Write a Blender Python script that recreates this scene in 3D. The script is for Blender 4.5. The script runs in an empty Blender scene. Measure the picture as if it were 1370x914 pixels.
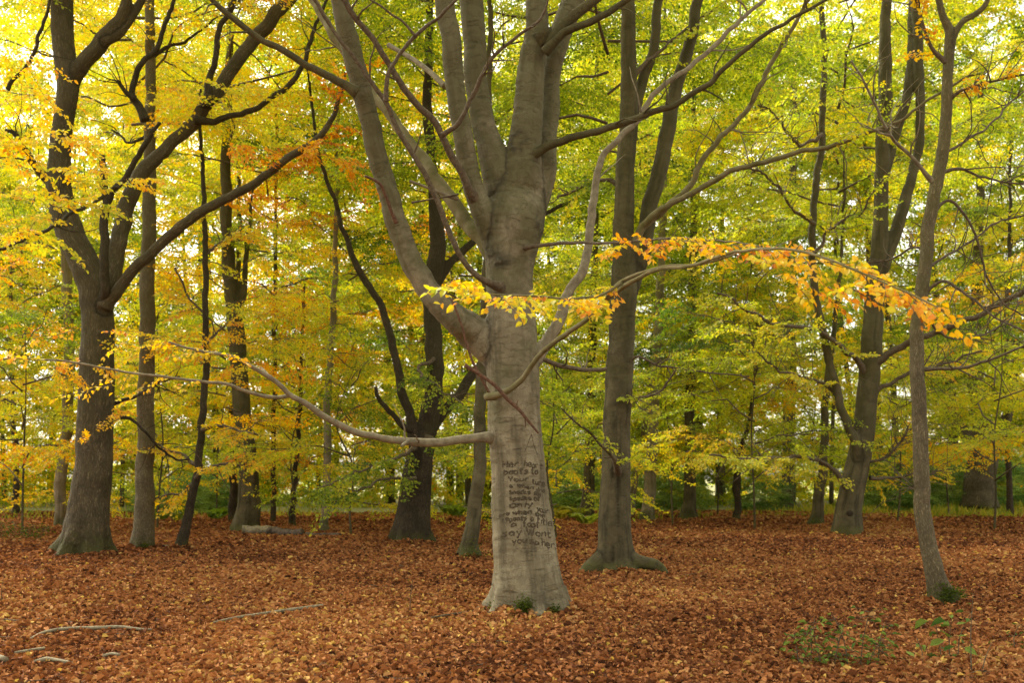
import bpy, math, random
import numpy as np
from mathutils import Vector, Matrix
from mathutils.bvhtree import BVHTree

random.seed(7)
rng = np.random.default_rng(7)
scene = bpy.context.scene
COL = scene.collection
F, HC, HY, CX = 1331.9, 1.5, 640.0, 685.0     # focal length and horizon of the survey, eye height in metres


def P(px, py, d):
    return np.array([(px - CX) / F * d, d, HC + (HY - py) / F * d])


# ------------------------------------------------------------------ noise
def _hash(ix, iy, iz, seed):
    n = (ix * 73856093) ^ (iy * 19349663) ^ (iz * 83492791) ^ (seed * 265443)
    n = n & 0x7fffffff
    n = ((n ^ (n >> 13)) * 1274126177) & 0x7fffffff
    return ((n ^ (n >> 16)) & 0xffff) / 65535.0


def vnoise(p, seed=0):
    i = np.floor(p).astype(np.int64)
    f = p - i
    f = f * f * (3 - 2 * f)
    out = 0
    for dx in (0, 1):
        for dy in (0, 1):
            for dz in (0, 1):
                w = ((f[:, 0] if dx else 1 - f[:, 0]) * (f[:, 1] if dy else 1 - f[:, 1])
                     * (f[:, 2] if dz else 1 - f[:, 2]))
                out = out + w * _hash(i[:, 0] + dx, i[:, 1] + dy, i[:, 2] + dz, seed)
    return out * 2 - 1


def gz(x, y):
    p = np.stack([np.asarray(x, float) * 0.22, np.asarray(y, float) * 0.22, np.zeros_like(np.asarray(x, float))], -1)
    q = p * 4.1
    return 0.07 * vnoise(p.reshape(-1, 3), 3).reshape(np.shape(x)) + 0.022 * vnoise(q.reshape(-1, 3), 5).reshape(np.shape(x))


# ------------------------------------------------------------------ mesh helpers
def mk_mesh(name, V, polys, attrs=None, smooth=True):
    """polys: list of (n,k) int arrays"""
    me = bpy.data.meshes.new(name)
    V = np.asarray(V, np.float32)
    me.vertices.add(len(V))
    me.vertices.foreach_set('co', V.ravel())
    idx = np.concatenate([p.ravel() for p in polys]).astype(np.int32)
    tot = np.concatenate([np.full(len(p), p.shape[1]) for p in polys]).astype(np.int32)
    start = np.concatenate([[0], np.cumsum(tot)[:-1]]).astype(np.int32)
    me.loops.add(len(idx))
    me.loops.foreach_set('vertex_index', idx)
    me.polygons.add(len(tot))
    me.polygons.foreach_set('loop_start', start)
    me.polygons.foreach_set('loop_total', tot)
    me.polygons.foreach_set('use_smooth', np.full(len(tot), smooth))
    me.update(calc_edges=True)
    for k, (a, kind) in (attrs or {}).items():
        at = me.attributes.new(k, kind, 'POINT')
        at.data.foreach_set('vector' if kind == 'FLOAT_VECTOR' else 'value', np.asarray(a, np.float32).ravel())
    return me


def link(name, me, mat=None, parent=None, loc=None):
    o = bpy.data.objects.new(name, me)
    COL.objects.link(o)
    if mat is not None and me is not None and len(me.materials) == 0:
        me.materials.append(mat)
    if parent is not None:
        o.parent = parent
    if loc is not None:
        o.location = loc
    return o


def tag(o, label=None, cat=None, group=None, kind=None):
    if label: o['label'] = label
    if cat: o['category'] = cat
    if group: o['group'] = group
    if kind: o['kind'] = kind
    return o


def empty(name, loc, label, cat, group=None):
    o = bpy.data.objects.new(name, None)
    o.empty_display_size = 0.2
    COL.objects.link(o)
    o.location = loc
    return tag(o, label, cat, group)


# ------------------------------------------------------------------ chains and tubes
def resample(C, step=None):
    """C (n,4) control xyz r -> dense catmull-rom"""
    C = np.asarray(C, float)
    if len(C) == 2:
        C = np.array([C[0], (C[0] + C[1]) / 2, C[1]])
    E = np.vstack([2 * C[0] - C[1], C, 2 * C[-1] - C[-2]])
    out = []
    for i in range(1, len(E) - 2):
        p0, p1, p2, p3 = E[i - 1], E[i], E[i + 1], E[i + 2]
        L = np.linalg.norm(p2[:3] - p1[:3])
        st = step or max(0.02, 0.7 * (p1[3] + p2[3]) / 2)
        n = max(1, int(math.ceil(L / st)))
        t = (np.arange(n) / n)[:, None]
        q = 0.5 * (2 * p1 + (p2 - p0) * t + (2 * p0 - 5 * p1 + 4 * p2 - p3) * t ** 2 + (3 * p1 - p0 - 3 * p2 + p3) * t ** 3)
        lo, hi = min(p1[3], p2[3]), max(p1[3], p2[3])
        q[:, 3] = np.clip(q[:, 3], lo, hi)
        out.append(q)
    out.append(E[-2][None])
    return np.vstack(out)


def chain(pts, d, d0=0.0, d1=0.0, base=False, wig=0.0, step=None, ext=True):
    """pixel-survey control points (px,py,width) at distance d (+d0..d1 along the run) -> dense xyz r"""
    pts = [tuple(p) for p in pts]
    if ext and pts[-1][1] <= 40 and pts[-1][2] > 2.5:
        (x1, y1, w1), (x2, y2, w2) = pts[-2][:3], pts[-1][:3]
        L = math.hypot(x2 - x1, y2 - y1) or 1
        ux, uy = (x2 - x1) / L, (y2 - y1) / L
        k = 90 + w2 * 7
        pts += [(x2 + ux * k * .5, y2 + uy * k * .5, w2 * .7), (x2 + ux * k, y2 + uy * k, w2 * .25)]
    px = np.array([p[:2] for p in pts], float)
    seg = np.r_[0, np.cumsum(np.linalg.norm(np.diff(px, axis=0), axis=1))]
    t = seg / seg[-1]
    C = []
    for k, p in enumerate(pts):
        dd = p[3] if len(p) > 3 else d0 + (d1 - d0) * t[k]
        D = d + dd
        C.append(np.r_[P(p[0], p[1], D), p[2] / 2 / F * D])
    if base:
        b = C[0].copy(); b[2] -= 0.25; b[3] *= 1.12
        C = [b] + C
    Q = resample(C, step)
    if wig:
        s = np.r_[0, np.cumsum(np.linalg.norm(np.diff(Q[:, :3], axis=0), axis=1))]
        ph = rng.uniform(0, 100)
        for ax in range(3):
            pp = np.stack([s * 3.0 + ph + 17 * ax, np.zeros_like(s), np.zeros_like(s)], -1)
            pq = pp * 3.1
            env = np.clip(s / 0.3, 0, 1)
            Q[:, ax] += (vnoise(pp, 11) + 0.4 * vnoise(pq, 12)) * wig * env
    return Q


def frames(Q):
    X = Q[:, :3]
    T = np.gradient(X, axis=0)
    T /= np.linalg.norm(T, axis=1)[:, None] + 1e-9
    U = np.zeros_like(T)
    u = np.array([1.0, 0, 0]) if abs(T[0, 0]) < 0.8 else np.array([0, 0, 1.0])
    for i in range(len(T)):
        u = u - T[i] * u.dot(T[i])
        u /= np.linalg.norm(u) + 1e-9
        U[i] = u
    W = np.cross(T, U)
    s = np.r_[0, np.cumsum(np.linalg.norm(np.diff(X, axis=0), axis=1))]
    return T, U, W, s


def tube_arrays(Q, n=8, rough=0.0):
    T, U, W, s = frames(Q)
    a = np.arange(n) / n * 2 * math.pi
    ca, sa = np.cos(a), np.sin(a)
    r = Q[:, 3][:, None] * np.ones(n)
    bark = np.stack([ca[None] * r, sa[None] * r, np.repeat(s[:, None], n, 1)], -1).reshape(-1, 3)
    if rough:
        r = r * (1 + rough * vnoise(bark * np.array([1, 1, .5]) / (Q[:, 3].mean() * 0.9) + Q[0, 0] * 7, 21).reshape(r.shape))
    V = Q[:, None, :3] + U[:, None] * (ca[None, :, None] * r[..., None]) + W[:, None] * (sa[None, :, None] * r[..., None])
    m = len(Q)
    i = np.arange(m - 1)[:, None] * n
    j = np.arange(n)[None]
    k = (j + 1) % n
    quads = np.stack([i + j, i + k, i + n + k, i + n + j], -1).reshape(-1, 4)
    V = V.reshape(-1, 3)
    V = np.vstack([V, Q[0, :3], Q[-1, :3]])
    bark = np.vstack([bark, [0, 0, s[0]], [0, 0, s[-1]]])
    nb = m * n
    t0 = np.stack([np.full(n, nb), (np.arange(n) + 1) % n, np.arange(n)], -1)
    o = (m - 1) * n
    t1 = np.stack([np.full(n, nb + 1), o + np.arange(n), o + (np.arange(n) + 1) % n], -1)
    return V, quads, np.vstack([t0, t1]), bark


def tubes_mesh(name, chains, n=8, rough=0.06):
    VV, QQ, TT, BB = [], [], [], []
    off = 0
    for Q in chains:
        V, q, t, b = tube_arrays(Q, n, rough)
        VV.append(V); QQ.append(q + off); TT.append(t + off); BB.append(b + rng.uniform(0, 50))
        off += len(V)
    return mk_mesh(name, np.vstack(VV), [np.vstack(QQ), np.vstack(TT)], {'bark': (np.vstack(BB), 'FLOAT_VECTOR')})


def twigs_of(Q, n, length, taper=0.55, up=0.2):
    """bare side twigs for a branch run"""
    T, U, W, s = frames(Q)
    out = []
    for k in range(n):
        i = int(len(Q) * random.uniform(0.2, 0.97))
        i = min(i, len(Q) - 2)
        r = min(Q[i, 3] * taper, 0.012)
        side = U[i] * random.uniform(-1, 1) + W[i] * random.uniform(-1, 1)
        side /= np.linalg.norm(side) + 1e-9
        v = T[i] * random.uniform(0.3, 0.9) + side + np.array([0, 0, up])
        v /= np.linalg.norm(v)
        L = length * random.uniform(0.4, 1.1)
        p = Q[i, :3].copy()
        C = [np.r_[p, r]]
        m = 6
        for j in range(m):
            v = v + np.array([random.gauss(0, .22), random.gauss(0, .22), random.gauss(0, .2)])
            v /= np.linalg.norm(v)
            p = p + v * L / m
            C.append(np.r_[p, r * (1 - 0.8 * (j + 1) / m)])
        out.append(resample(C, 0.08))
    return out


# ------------------------------------------------------------------ materials
def nt_new(name):
    m = bpy.data.materials.new(name)
    m.use_nodes = True
    nt = m.node_tree
    for n in list(nt.nodes):
        nt.nodes.remove(n)
    out = nt.nodes.new('ShaderNodeOutputMaterial')
    return m, nt, out


class G:
    def __init__(self, nt): self.nt = nt
    def n(self, t, **kw):
        nd = self.nt.nodes.new('ShaderNode' + t)
        ins = kw.pop('ins', {})
        for k, v in kw.items(): setattr(nd, k, v)
        for k, v in ins.items():
            if hasattr(v, 'links') or isinstance(v, bpy.types.NodeSocket): self.nt.links.new(v, nd.inputs[k])
            else: nd.inputs[k].default_value = v
        return nd
    def math(self, op, a, b=None, clamp=False):
        ins = {0: a}
        if b is not None: ins[1] = b
        return self.n('Math', operation=op, use_clamp=clamp, ins=ins).outputs[0]
    def ramp(self, fac, stops, interp='LINEAR'):
        nd = self.n('ValToRGB', ins={0: fac})
        cr = nd.color_ramp
        cr.interpolation = interp
        while len(cr.elements) < len(stops): cr.elements.new(0.5)
        for e, (p, c) in zip(cr.elements, stops):
            e.position = p
            e.color = (c[0], c[1], c[2], 1) if not isinstance(c, (int, float)) else (c, c, c, 1)
        return nd.outputs[0]
    def mix(self, fac, a, b, blend='MIX'):
        nd = self.n('MixRGB', blend_type=blend)
        for k, v in ((0, fac), (1, a), (2, b)):
            if isinstance(v, bpy.types.NodeSocket): self.nt.links.new(v, nd.inputs[k])
            else: nd.inputs[k].default_value = v if k == 0 else (v[0], v[1], v[2], 1)
        return nd.outputs[0]
    def noise(self, vec, scale, detail=4, rough=0.55, out=0):
        return self.n('TexNoise', ins={'Vector': vec, 'Scale': scale, 'Detail': detail, 'Roughness': rough}).outputs[out]
    def mapping(self, vec, scale):
        return self.n('Mapping', ins={'Vector': vec, 'Scale': scale}).outputs[0]
    def link(self, a, b): self.nt.links.new(a, b)


def make_bark(name, light, dark, algae_shade=(0.09, 0.10, 0.025), algae_shade_amt=0.5, ridged=False, moss=0.35, rscale=1.0):
    m, nt, out = nt_new(name)
    g = G(nt)
    b = g.n('Attribute', attribute_name='bark').outputs['Vector']
    geo = g.n('NewGeometry')
    pos = geo.outputs['Position']
    seam = g.n('Attribute', attribute_name='seam').outputs['Fac']
    patch = g.noise(b, 2.6, 6, 0.65)
    col = g.mix(g.ramp(patch, [(0.38, 0), (0.60, 1)]), dark, light)
    if not ridged:
        # thin horizontal creases and lenticels of smooth bark
        hz = g.noise(g.mapping(b, (4.5, 4.5, 30)), 1.0, 7, 0.68)
        crease = g.ramp(hz, [(0.30, 1), (0.40, 0)])
        hz2 = g.noise(g.mapping(b, (5, 5, 9)), 1.0, 3, 0.6)
        lines = g.ramp(g.math('ABSOLUTE', g.math('SUBTRACT', hz2, 0.5)), [(0.0, 1), (0.018, 0)])
        crease = g.math('MAXIMUM', crease, g.math('MULTIPLY', lines, 0.6))
        fine = g.noise(b, 85, 6, 0.78)
        speck = g.ramp(g.n('TexVoronoi', ins={'Vector': b, 'Scale': 22.0}).outputs['Distance'], [(0.06, 1), (0.16, 0)])
        col = g.mix(g.math('MULTIPLY', crease, 0.38), col, [c * 0.45 for c in dark])
        col = g.mix(g.math('MULTIPLY', speck, 0.35), col, [min(1, c * 1.35) for c in light])
        col = g.mix(g.math('MULTIPLY', g.ramp(fine, [(0.42, 0), (0.66, 1)]), 0.55), col, [c * 0.6 for c in dark])
        lich = g.ramp(g.noise(b, 16, 5, 0.75), [(0.60, 0), (0.68, 1)])
        col = g.mix(g.math('MULTIPLY', lich, 0.4), col, [min(1, c * 1.25) for c in light])
        streak = g.noise(g.mapping(b, (7, 7, 0.8)), 1.0, 4, 0.6)
        col = g.mix(g.math('MULTIPLY', g.ramp(streak, [(0.50, 0), (0.64, 1)]), 0.75), col, [c * 0.5 for c in dark])
        h = g.math('ADD', g.math('MULTIPLY', crease, -0.8), g.math('MULTIPLY', fine, 0.35))
        h = g.math('ADD', h, g.math('MULTIPLY', patch, 0.6))
        bump = g.n('Bump', ins={'Height': h, 'Strength': 0.9, 'Distance': 0.012})
    else:
        wob = g.noise(b, 7.0, 4, 0.65, out=1)
        v = g.mix(0.10, b, wob, 'ADD')
        q = rscale
        n1 = g.noise(g.mapping(v, (24 * q, 24 * q, 2.6 * q)), 1.0, 3, 0.6)
        r1 = g.ramp(g.math('ABSOLUTE', g.math('SUBTRACT', n1, 0.5)), [(0.0, 0), (0.09, 1)])
        vor = g.n('TexVoronoi', feature='DISTANCE_TO_EDGE', ins={'Vector': g.mapping(v, (30 * q, 30 * q, 5 * q)), 'Scale': 1.0, 'Randomness': 1.0}).outputs['Distance']
        rid = g.math('MULTIPLY', r1, g.ramp(vor, [(0.0, .25), (0.22, 1)]))
        fine = g.noise(g.mapping(b, (40, 40, 14)), 1.0, 5, 0.7)
        col = g.mix(g.math('MULTIPLY', g.math('SUBTRACT', 1.0, rid), 0.75), col, [c * 0.22 for c in dark])
        col = g.mix(g.math('MULTIPLY', g.ramp(fine, [(0.4, 0), (0.75, 1)]), 0.5), col, [c * 0.4 for c in dark])
        h = g.math('ADD', rid, g.math('MULTIPLY', fine, 0.4))
        bump = g.n('Bump', ins={'Height': h, 'Strength': 0.9, 'Distance': 0.02})
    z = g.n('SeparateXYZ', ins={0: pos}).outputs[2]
    al = g.math('ADD', g.noise(pos, 1.7, 5, 0.65), g.math('MULTIPLY', g.math('SUBTRACT', z, 2.5), 0.075, ))  # algae patches; the darkening with height is canopy shade put into the colour
    col = g.mix(g.math('MULTIPLY', g.ramp(al, [(0.46, 0), (0.66, 1)]), algae_shade_amt), col, algae_shade)
    col = g.mix(g.math('MULTIPLY', seam, 0.85), col, [c * .28 for c in dark])
    # moss climbing from the ground, ragged
    mn = g.noise(pos, 6.0, 6, 0.7)
    mm = g.math('ADD', g.math('MULTIPLY', z, -1.0 / max(moss, .01)), g.math('MULTIPLY', mn, 2.4))
    mf = g.ramp(mm, [(0.35, 0), (0.75, 1)])
    mc = g.mix(g.noise(pos, 40, 3, 0.7), (0.045, 0.048, 0.012), (0.11, 0.11, 0.025))
    col = g.mix(g.math('MULTIPLY', mf, 0.62), col, mc)
    bs = g.n('BsdfPrincipled', ins={'Base Color': col, 'Roughness': 0.85, 'Normal': bump.outputs[0]})
    bs.inputs['Specular IOR Level'].default_value = 0.25
    g.link(bs.outputs[0], out.inputs[0])
    return m


LEAF_STOPS = [(0.0, (0.068, 0.122, 0.016)), (0.2, (0.20, 0.275, 0.028)), (0.4, (0.43, 0.475, 0.045)), (0.58, (0.67, 0.575, 0.06)),
              (0.76, (0.78, 0.48, 0.035)), (0.9, (0.72, 0.28, 0.03)), (1.0, (0.34, 0.12, 0.03))]





def make_leaf(name, trans=0.6, stops=LEAF_STOPS, tboost=1.22, spec=.25, rough=.5):
    m, nt, out = nt_new(name)
    g = G(nt)
    hue = g.n('Attribute', attribute_name='hue').outputs['Fac']
    oi = g.n('ObjectInfo')
    sep = g.n('SeparateColor', ins={0: oi.outputs['Color']})
    t = g.math('ADD', sep.outputs[0], g.math('MULTIPLY', g.math('SUBTRACT', hue, 0.5), sep.outputs[1]), clamp=True)
    col = g.ramp(t, stops)
    hsv = g.n('HueSaturation', ins={'Color': col, 'Value': sep.outputs[2]})
    col = hsv.outputs[0]
    df = g.n('BsdfPrincipled', ins={'Base Color': col, 'Roughness': rough})
    df.inputs['Specular IOR Level'].default_value = spec
    tc = g.n('HueSaturation', ins={'Color': col, 'Saturation': 1.08, 'Value': tboost}).outputs[0]
    tr = g.n('BsdfTranslucent', ins={'Color': tc})
    mx = g.n('MixShader', ins={0: trans, 1: df.outputs[0], 2: tr.outputs[0]})
    g.link(mx.outputs[0], out.inputs[0])
    return m


def make_plain(name, c1, c2, scale=20, rough=0.85, bump=0.3):
    m, nt, out = nt_new(name)
    g = G(nt)
    pos = g.n('NewGeometry').outputs['Position']
    f = g.noise(pos, scale, 5, 0.65)
    col = g.mix(g.ramp(f, [(0.35, 0), (0.65, 1)]), c1, c2)
    b = g.n('Bump', ins={'Height': f, 'Strength': bump, 'Distance': 0.01})
    bs = g.n('BsdfPrincipled', ins={'Base Color': col, 'Roughness': rough, 'Normal': b.outputs[0]})
    bs.inputs['Specular IOR Level'].default_value = 0.2
    g.link(bs.outputs[0], out.inputs[0])
    return m


M = {}
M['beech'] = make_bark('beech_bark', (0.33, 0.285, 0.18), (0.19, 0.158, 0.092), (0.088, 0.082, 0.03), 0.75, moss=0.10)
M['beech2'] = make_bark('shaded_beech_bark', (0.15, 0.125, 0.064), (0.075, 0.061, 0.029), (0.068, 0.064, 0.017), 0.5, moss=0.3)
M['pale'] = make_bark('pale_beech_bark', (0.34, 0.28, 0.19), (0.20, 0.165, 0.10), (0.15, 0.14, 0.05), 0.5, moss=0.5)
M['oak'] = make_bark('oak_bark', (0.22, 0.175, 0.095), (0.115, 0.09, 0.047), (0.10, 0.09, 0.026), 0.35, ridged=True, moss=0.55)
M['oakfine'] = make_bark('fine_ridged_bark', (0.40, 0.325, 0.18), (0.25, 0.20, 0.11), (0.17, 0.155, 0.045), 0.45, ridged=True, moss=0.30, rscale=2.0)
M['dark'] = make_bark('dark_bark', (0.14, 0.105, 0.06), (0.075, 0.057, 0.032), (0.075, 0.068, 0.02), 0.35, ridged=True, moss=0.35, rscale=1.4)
M['twig'] = make_plain('twig_bark', (0.07, 0.053, 0.03), (0.16, 0.125, 0.075), 30)
M['palebranch'] = make_plain('pale_branch_bark', (0.15, 0.125, 0.075), (0.28, 0.24, 0.15), 14)
M['greenbranch'] = make_plain('mossy_branch_bark', (0.12, 0.11, 0.035), (0.22, 0.19, 0.10), 6)
M['redtwig'] = make_plain('dead_red_twig', (0.085, 0.045, 0.028), (0.19, 0.11, 0.065), 40)
M['leaf'] = make_leaf('autumn_leaf')
M['nearleaf'] = make_leaf('near_autumn_leaf', 0.5)
M['holly'] = make_leaf('evergreen_leaf', 0.25, spec=.1, rough=.6, stops=[(0, (0.02, 0.045, 0.010)), (0.5, (0.06, 0.11, 0.02)), (1, (0.17, 0.22, 0.04))])
M['fern'] = make_leaf('fern_leaf', 0.5, [(0, (0.06, 0.12, 0.012)), (0.5, (0.20, 0.26, 0.03)), (1, (0.45, 0.36, 0.05))])
M['litter'] = make_leaf('fallen_leaf', 0.10, [(0, (0.05, 0.02, 0.009)), (0.3, (0.15, 0.055, 0.022)), (0.55, (0.33, 0.132, 0.046)),
                                              (0.8, (0.46, 0.215, 0.075)), (0.93, (0.50, 0.30, 0.12)), (1, (0.62, 0.42, 0.08))], spec=.1, rough=.8)
M['mossclump'] = make_plain('moss', (0.03, 0.05, 0.008), (0.11, 0.15, 0.02), 60, 0.95, 1.0)
M['carve'] = make_plain('carved_scar', (0.052, 0.041, 0.026), (0.125, 0.10, 0.06), 55, 0.95, 1.0)


# ------------------------------------------------------------------ leaves
def leaves_mesh(name, pos, d, nrm, size, hue, shape='oval', curl=0.15, width=0.6):
    pos = np.asarray(pos); n = len(pos)
    d = d / (np.linalg.norm(d, axis=1)[:, None] + 1e-9)
    nrm = nrm - d * (nrm * d).sum(1)[:, None]
    nrm = nrm / (np.linalg.norm(nrm, axis=1)[:, None] + 1e-9)
    s = np.cross(nrm, d)
    L = np.asarray(size)[:, None] * np.ones((n, 1))
    wv = L * width * 0.5
    cz = L * curl * rng.uniform(0.2, 1.8, (n, 1))
    if shape == 'rhomb':
        V = np.stack([pos, pos + d * L * .45 + s * wv + nrm * cz, pos + d * L, pos + d * L * .45 - s * wv + nrm * cz], 1)
        k = np.arange(n)[:, None] * 4
        polys = [np.vstack([k + np.array([[0, 1, 2]]), k + np.array([[0, 2, 3]])])]
        per = 4
    else:
        tipd = nrm * (-cz * 0.9)
        V = np.stack([pos, pos + d * L * .28 + s * wv * .92 + nrm * cz, pos + d * L * .66 + s * wv * .8 + nrm * cz * .7,
                      pos + d * L + tipd,
                      pos + d * L * .66 - s * wv * .8 + nrm * cz * .7, pos + d * L * .28 - s * wv * .92 + nrm * cz], 1)
        k = np.arange(n)[:, None] * 6
        polys = [np.vstack([k + np.array([[0, 1, 2, 3]]), k + np.array([[0, 3, 4, 5]])])]
        per = 6
    return mk_mesh(name, V.reshape(-1, 3), polys, {'hue': (np.repeat(hue, per), 'FLOAT')}, smooth=False)


def spray_template(L=0.9, leaf=0.07, drop=0.2, seed=0):
    r = np.random.default_rng(seed)
    pos, dr, nm, sz = [], [], [], []
    def put(p, a, s):
        if r.random() < drop: return
        pos.append(p); dr.append((math.cos(a), math.sin(a), r.normal(-0.35, .38)))
        nm.append((r.normal(0, .55), r.normal(0, .55), 1)); sz.append(s)
    t, side = 0.08, 1
    while t < L:
        ls = (0.10 + 0.42 * L * (1 - t / L)) * r.uniform(.6, 1.1)
        a = side * r.uniform(.65, 1.0)
        zz = -0.13 * t * t
        q, sd = 0.03, 1
        while q < ls:
            p = (t + math.cos(a) * q, math.sin(a) * q, zz - 0.12 * q * q + r.normal(0, .012))
            put(p, a + sd * r.uniform(.4, 1.1), leaf * r.uniform(.7, 1.2))
            q += leaf * .62; sd = -sd
        put((t, 0, zz), -side * r.uniform(.5, 1.1), leaf * r.uniform(.7, 1.1))
        t += 0.085 * r.uniform(.7, 1.3); side = -side
    return tuple(np.array(a, float) for a in (pos, dr, nm, sz))


SPRAYS = [spray_template(0.95, 0.082, 0.18, s) for s in range(8)]


def place_sprays(items, templates=SPRAYS):
    """items: list (pos, axis, up, scale, hue) -> concatenated leaf arrays"""
    A = [[], [], [], [], []]
    by = {}
    for k, it in enumerate(items): by.setdefault(k % len(templates), []).append(it)
    for ti, its in by.items():
        tp, td, tn, ts = templates[ti]
        pos = np.array([i[0] for i in its]); ax = np.array([i[1] for i in its]); up = np.array([i[2] for i in its])
        sc = np.array([i[3] for i in its]); hu = np.array([i[4] for i in its])
        ax /= np.linalg.norm(ax, axis=1)[:, None]
        up = up - ax * (up * ax).sum(1)[:, None]; up /= np.linalg.norm(up, axis=1)[:, None]
        sd = np.cross(up, ax)
        R = np.stack([ax, sd, up], 2)                        # (n,3,3) columns
        A[0].append((np.einsum('nij,mj->nmi', R, tp) * sc[:, None, None] + pos[:, None]).reshape(-1, 3))
        A[1].append(np.einsum('nij,mj->nmi', R, td).reshape(-1, 3))
        A[2].append(np.einsum('nij,mj->nmi', R, tn).reshape(-1, 3))
        A[3].append((sc[:, None] ** 0.5 * ts[None]).reshape(-1))
        A[4].append(np.clip(hu[:, None] + rng.normal(0, .13, (len(its), len(tp))), 0, 1).reshape(-1))
    return [np.concatenate(a) for a in A]


def crown_variant(seed, z0, H, R, nb, prof='dome', leaf_scale=1.0, dens=1.0, lift=0.5):
    """a crown round a vertical axis: boughs, side boughs and flat leaf sprays in layers"""
    r = random.Random(seed)
    items, tubes = [], []
    for k in range(nb):
        f = (k + r.random() * .8) / nb
        z = z0 + (H - z0) * f
        if prof == 'dome': rad = R * (1 - f ** 2.2) ** 0.5 * (0.75 + 0.25 * min(1, f * 4))
        elif prof == 'cone': rad = R * (1 - 0.85 * f)
        else: rad = R * (0.55 + 0.45 * math.sin(math.pi * min(1, f * 1.05 + .08)))
        rad *= r.uniform(.65, 1.1)
        az = k * 2.39996 + r.uniform(-.5, .5)
        el = lift * (0.35 + 0.9 * f) + r.uniform(-.2, .2)
        m = 7
        p = np.array([0, 0, z]); C = [np.r_[p, 0.007 + 0.0055 * rad]]
        hue_b = r.gauss(.5, .17)
        a = az
        pts = [p.copy()]; dirs = []
        for j in range(m):
            e = el * (1 - 0.85 * j / m) - 0.12 * j / m
            a += r.gauss(0, .22); e += r.gauss(0, .2)
            v = np.array([math.cos(a) * math.cos(e), math.sin(a) * math.cos(e), math.sin(e)])
            p = p + v * rad / m
            pts.append(p.copy()); dirs.append(v)
            C.append(np.r_[p, (0.007 + 0.0055 * rad) * (1 - .85 * (j + 1) / m)])
        tubes.append(resample(C, 0.45))
        side = 1
        nsub = max(3, int(rad * 2.6 * dens))
        for q in range(nsub):
            t = 0.22 + 0.78 * (q + r.random()) / nsub
            i = min(m - 1, int(t * m)); w = t * m - i
            b = pts[i] * (1 - w) + pts[min(m, i + 1)] * w if i < m else pts[m]
            v = dirs[i]
            az2 = math.atan2(v[1], v[0]) + side * r.uniform(.5, 1.15); side = -side
            L2 = (0.5 + 0.34 * rad * (1.15 - t)) * r.uniform(.7, 1.2)
            u = np.array([math.cos(az2), math.sin(az2), r.uniform(-.35, .35)])
            w1 = np.array([r.gauss(0, .07), r.gauss(0, .07), r.gauss(0, .07)]) * L2
            tubes.append(np.array([np.r_[b, .006], np.r_[b + u * L2 * .35 + w1, .0045], np.r_[b + u * L2 * .7 - w1 * .6, .0035], np.r_[b + u * L2 - [0, 0, .08 * L2], .002]]))
            hue_s = hue_b + r.gauss(0, .10)
            ns = max(1, int(L2 / 0.42 * dens))
            for s in range(ns + 1):
                tt = (s + r.random() * .6) / (ns + .6)
                sp = b + u * L2 * min(1, tt) - np.array([0, 0, .05 * L2 * tt])
                a3 = az2 + (0 if s == ns else (1 if s % 2 else -1) * r.uniform(.4, 1.1))
                ax = np.array([math.cos(a3), math.sin(a3), r.uniform(-.62, .18)])
                up = np.array([r.gauss(0, .40), r.gauss(0, .40), 1])
                items.append((sp, ax, up, r.uniform(.6, 1.15) * leaf_scale, hue_s + r.gauss(0, .05)))
    A = place_sprays(items)
    lm = leaves_mesh('crown_leaves', *A, shape='rhomb', curl=.12, width=.66)
    lm.materials.append(M['leaf'])
    bm_ = tubes_mesh('crown_boughs', tubes, 4, 0)
    bm_.materials.append(M['twig'])
    return lm, bm_, len(A[0])


VAR = {
    'tall_a': crown_variant(1, 4.5, 20, 5.4, 32, dens=1.05, leaf_scale=1.15),
    'tall_b': crown_variant(2, 5.5, 24, 5.8, 36, dens=1.05, leaf_scale=1.15),
    'mid_a': crown_variant(3, 2.4, 12, 4.2, 22, 'dome', dens=1.0, leaf_scale=1.05),
    'mid_b': crown_variant(4, 2.8, 14, 4.6, 24, 'even', dens=1.0, leaf_scale=1.05),
    'low_a': crown_variant(5, 1.0, 6.5, 3.3, 15, 'dome', lift=.6, dens=1.05, leaf_scale=.95),
    'low_b': crown_variant(6, 0.7, 5.0, 2.7, 15, 'even', lift=.5, dens=1.1, leaf_scale=.95),
    'high_a': crown_variant(7, 7.0, 20, 5.7, 28, 'dome', dens=1.1, leaf_scale=1.15),
    'canopy': crown_variant(9, 9.0, 21, 6.5, 34, 'dome', dens=1.1, leaf_scale=1.15),
    'bush': crown_variant(8, 0.15, 3.2, 2.3, 30, 'dome', lift=.5, dens=1.5, leaf_scale=1.1),
}
print('LEAVES', {k: v[2] for k, v in VAR.items()})


def add_crown(root, var, at, rot=0.0, sc=1.0, color=(.5, .6, 1.0)):
    """at: world x,y,z of the crown axis foot"""
    lm, bm_, _ = VAR[var]
    rl = root.location
    c = bpy.data.objects.new('crown', lm); COL.objects.link(c); c.parent = root
    c.location = Vector(at) - rl; c.rotation_euler = (0, 0, rot); c.scale = (sc, sc, sc)
    c.color = (*color, 1)
    b = bpy.data.objects.new('boughs', bm_); COL.objects.link(b); b.parent = c
    return c


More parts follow.
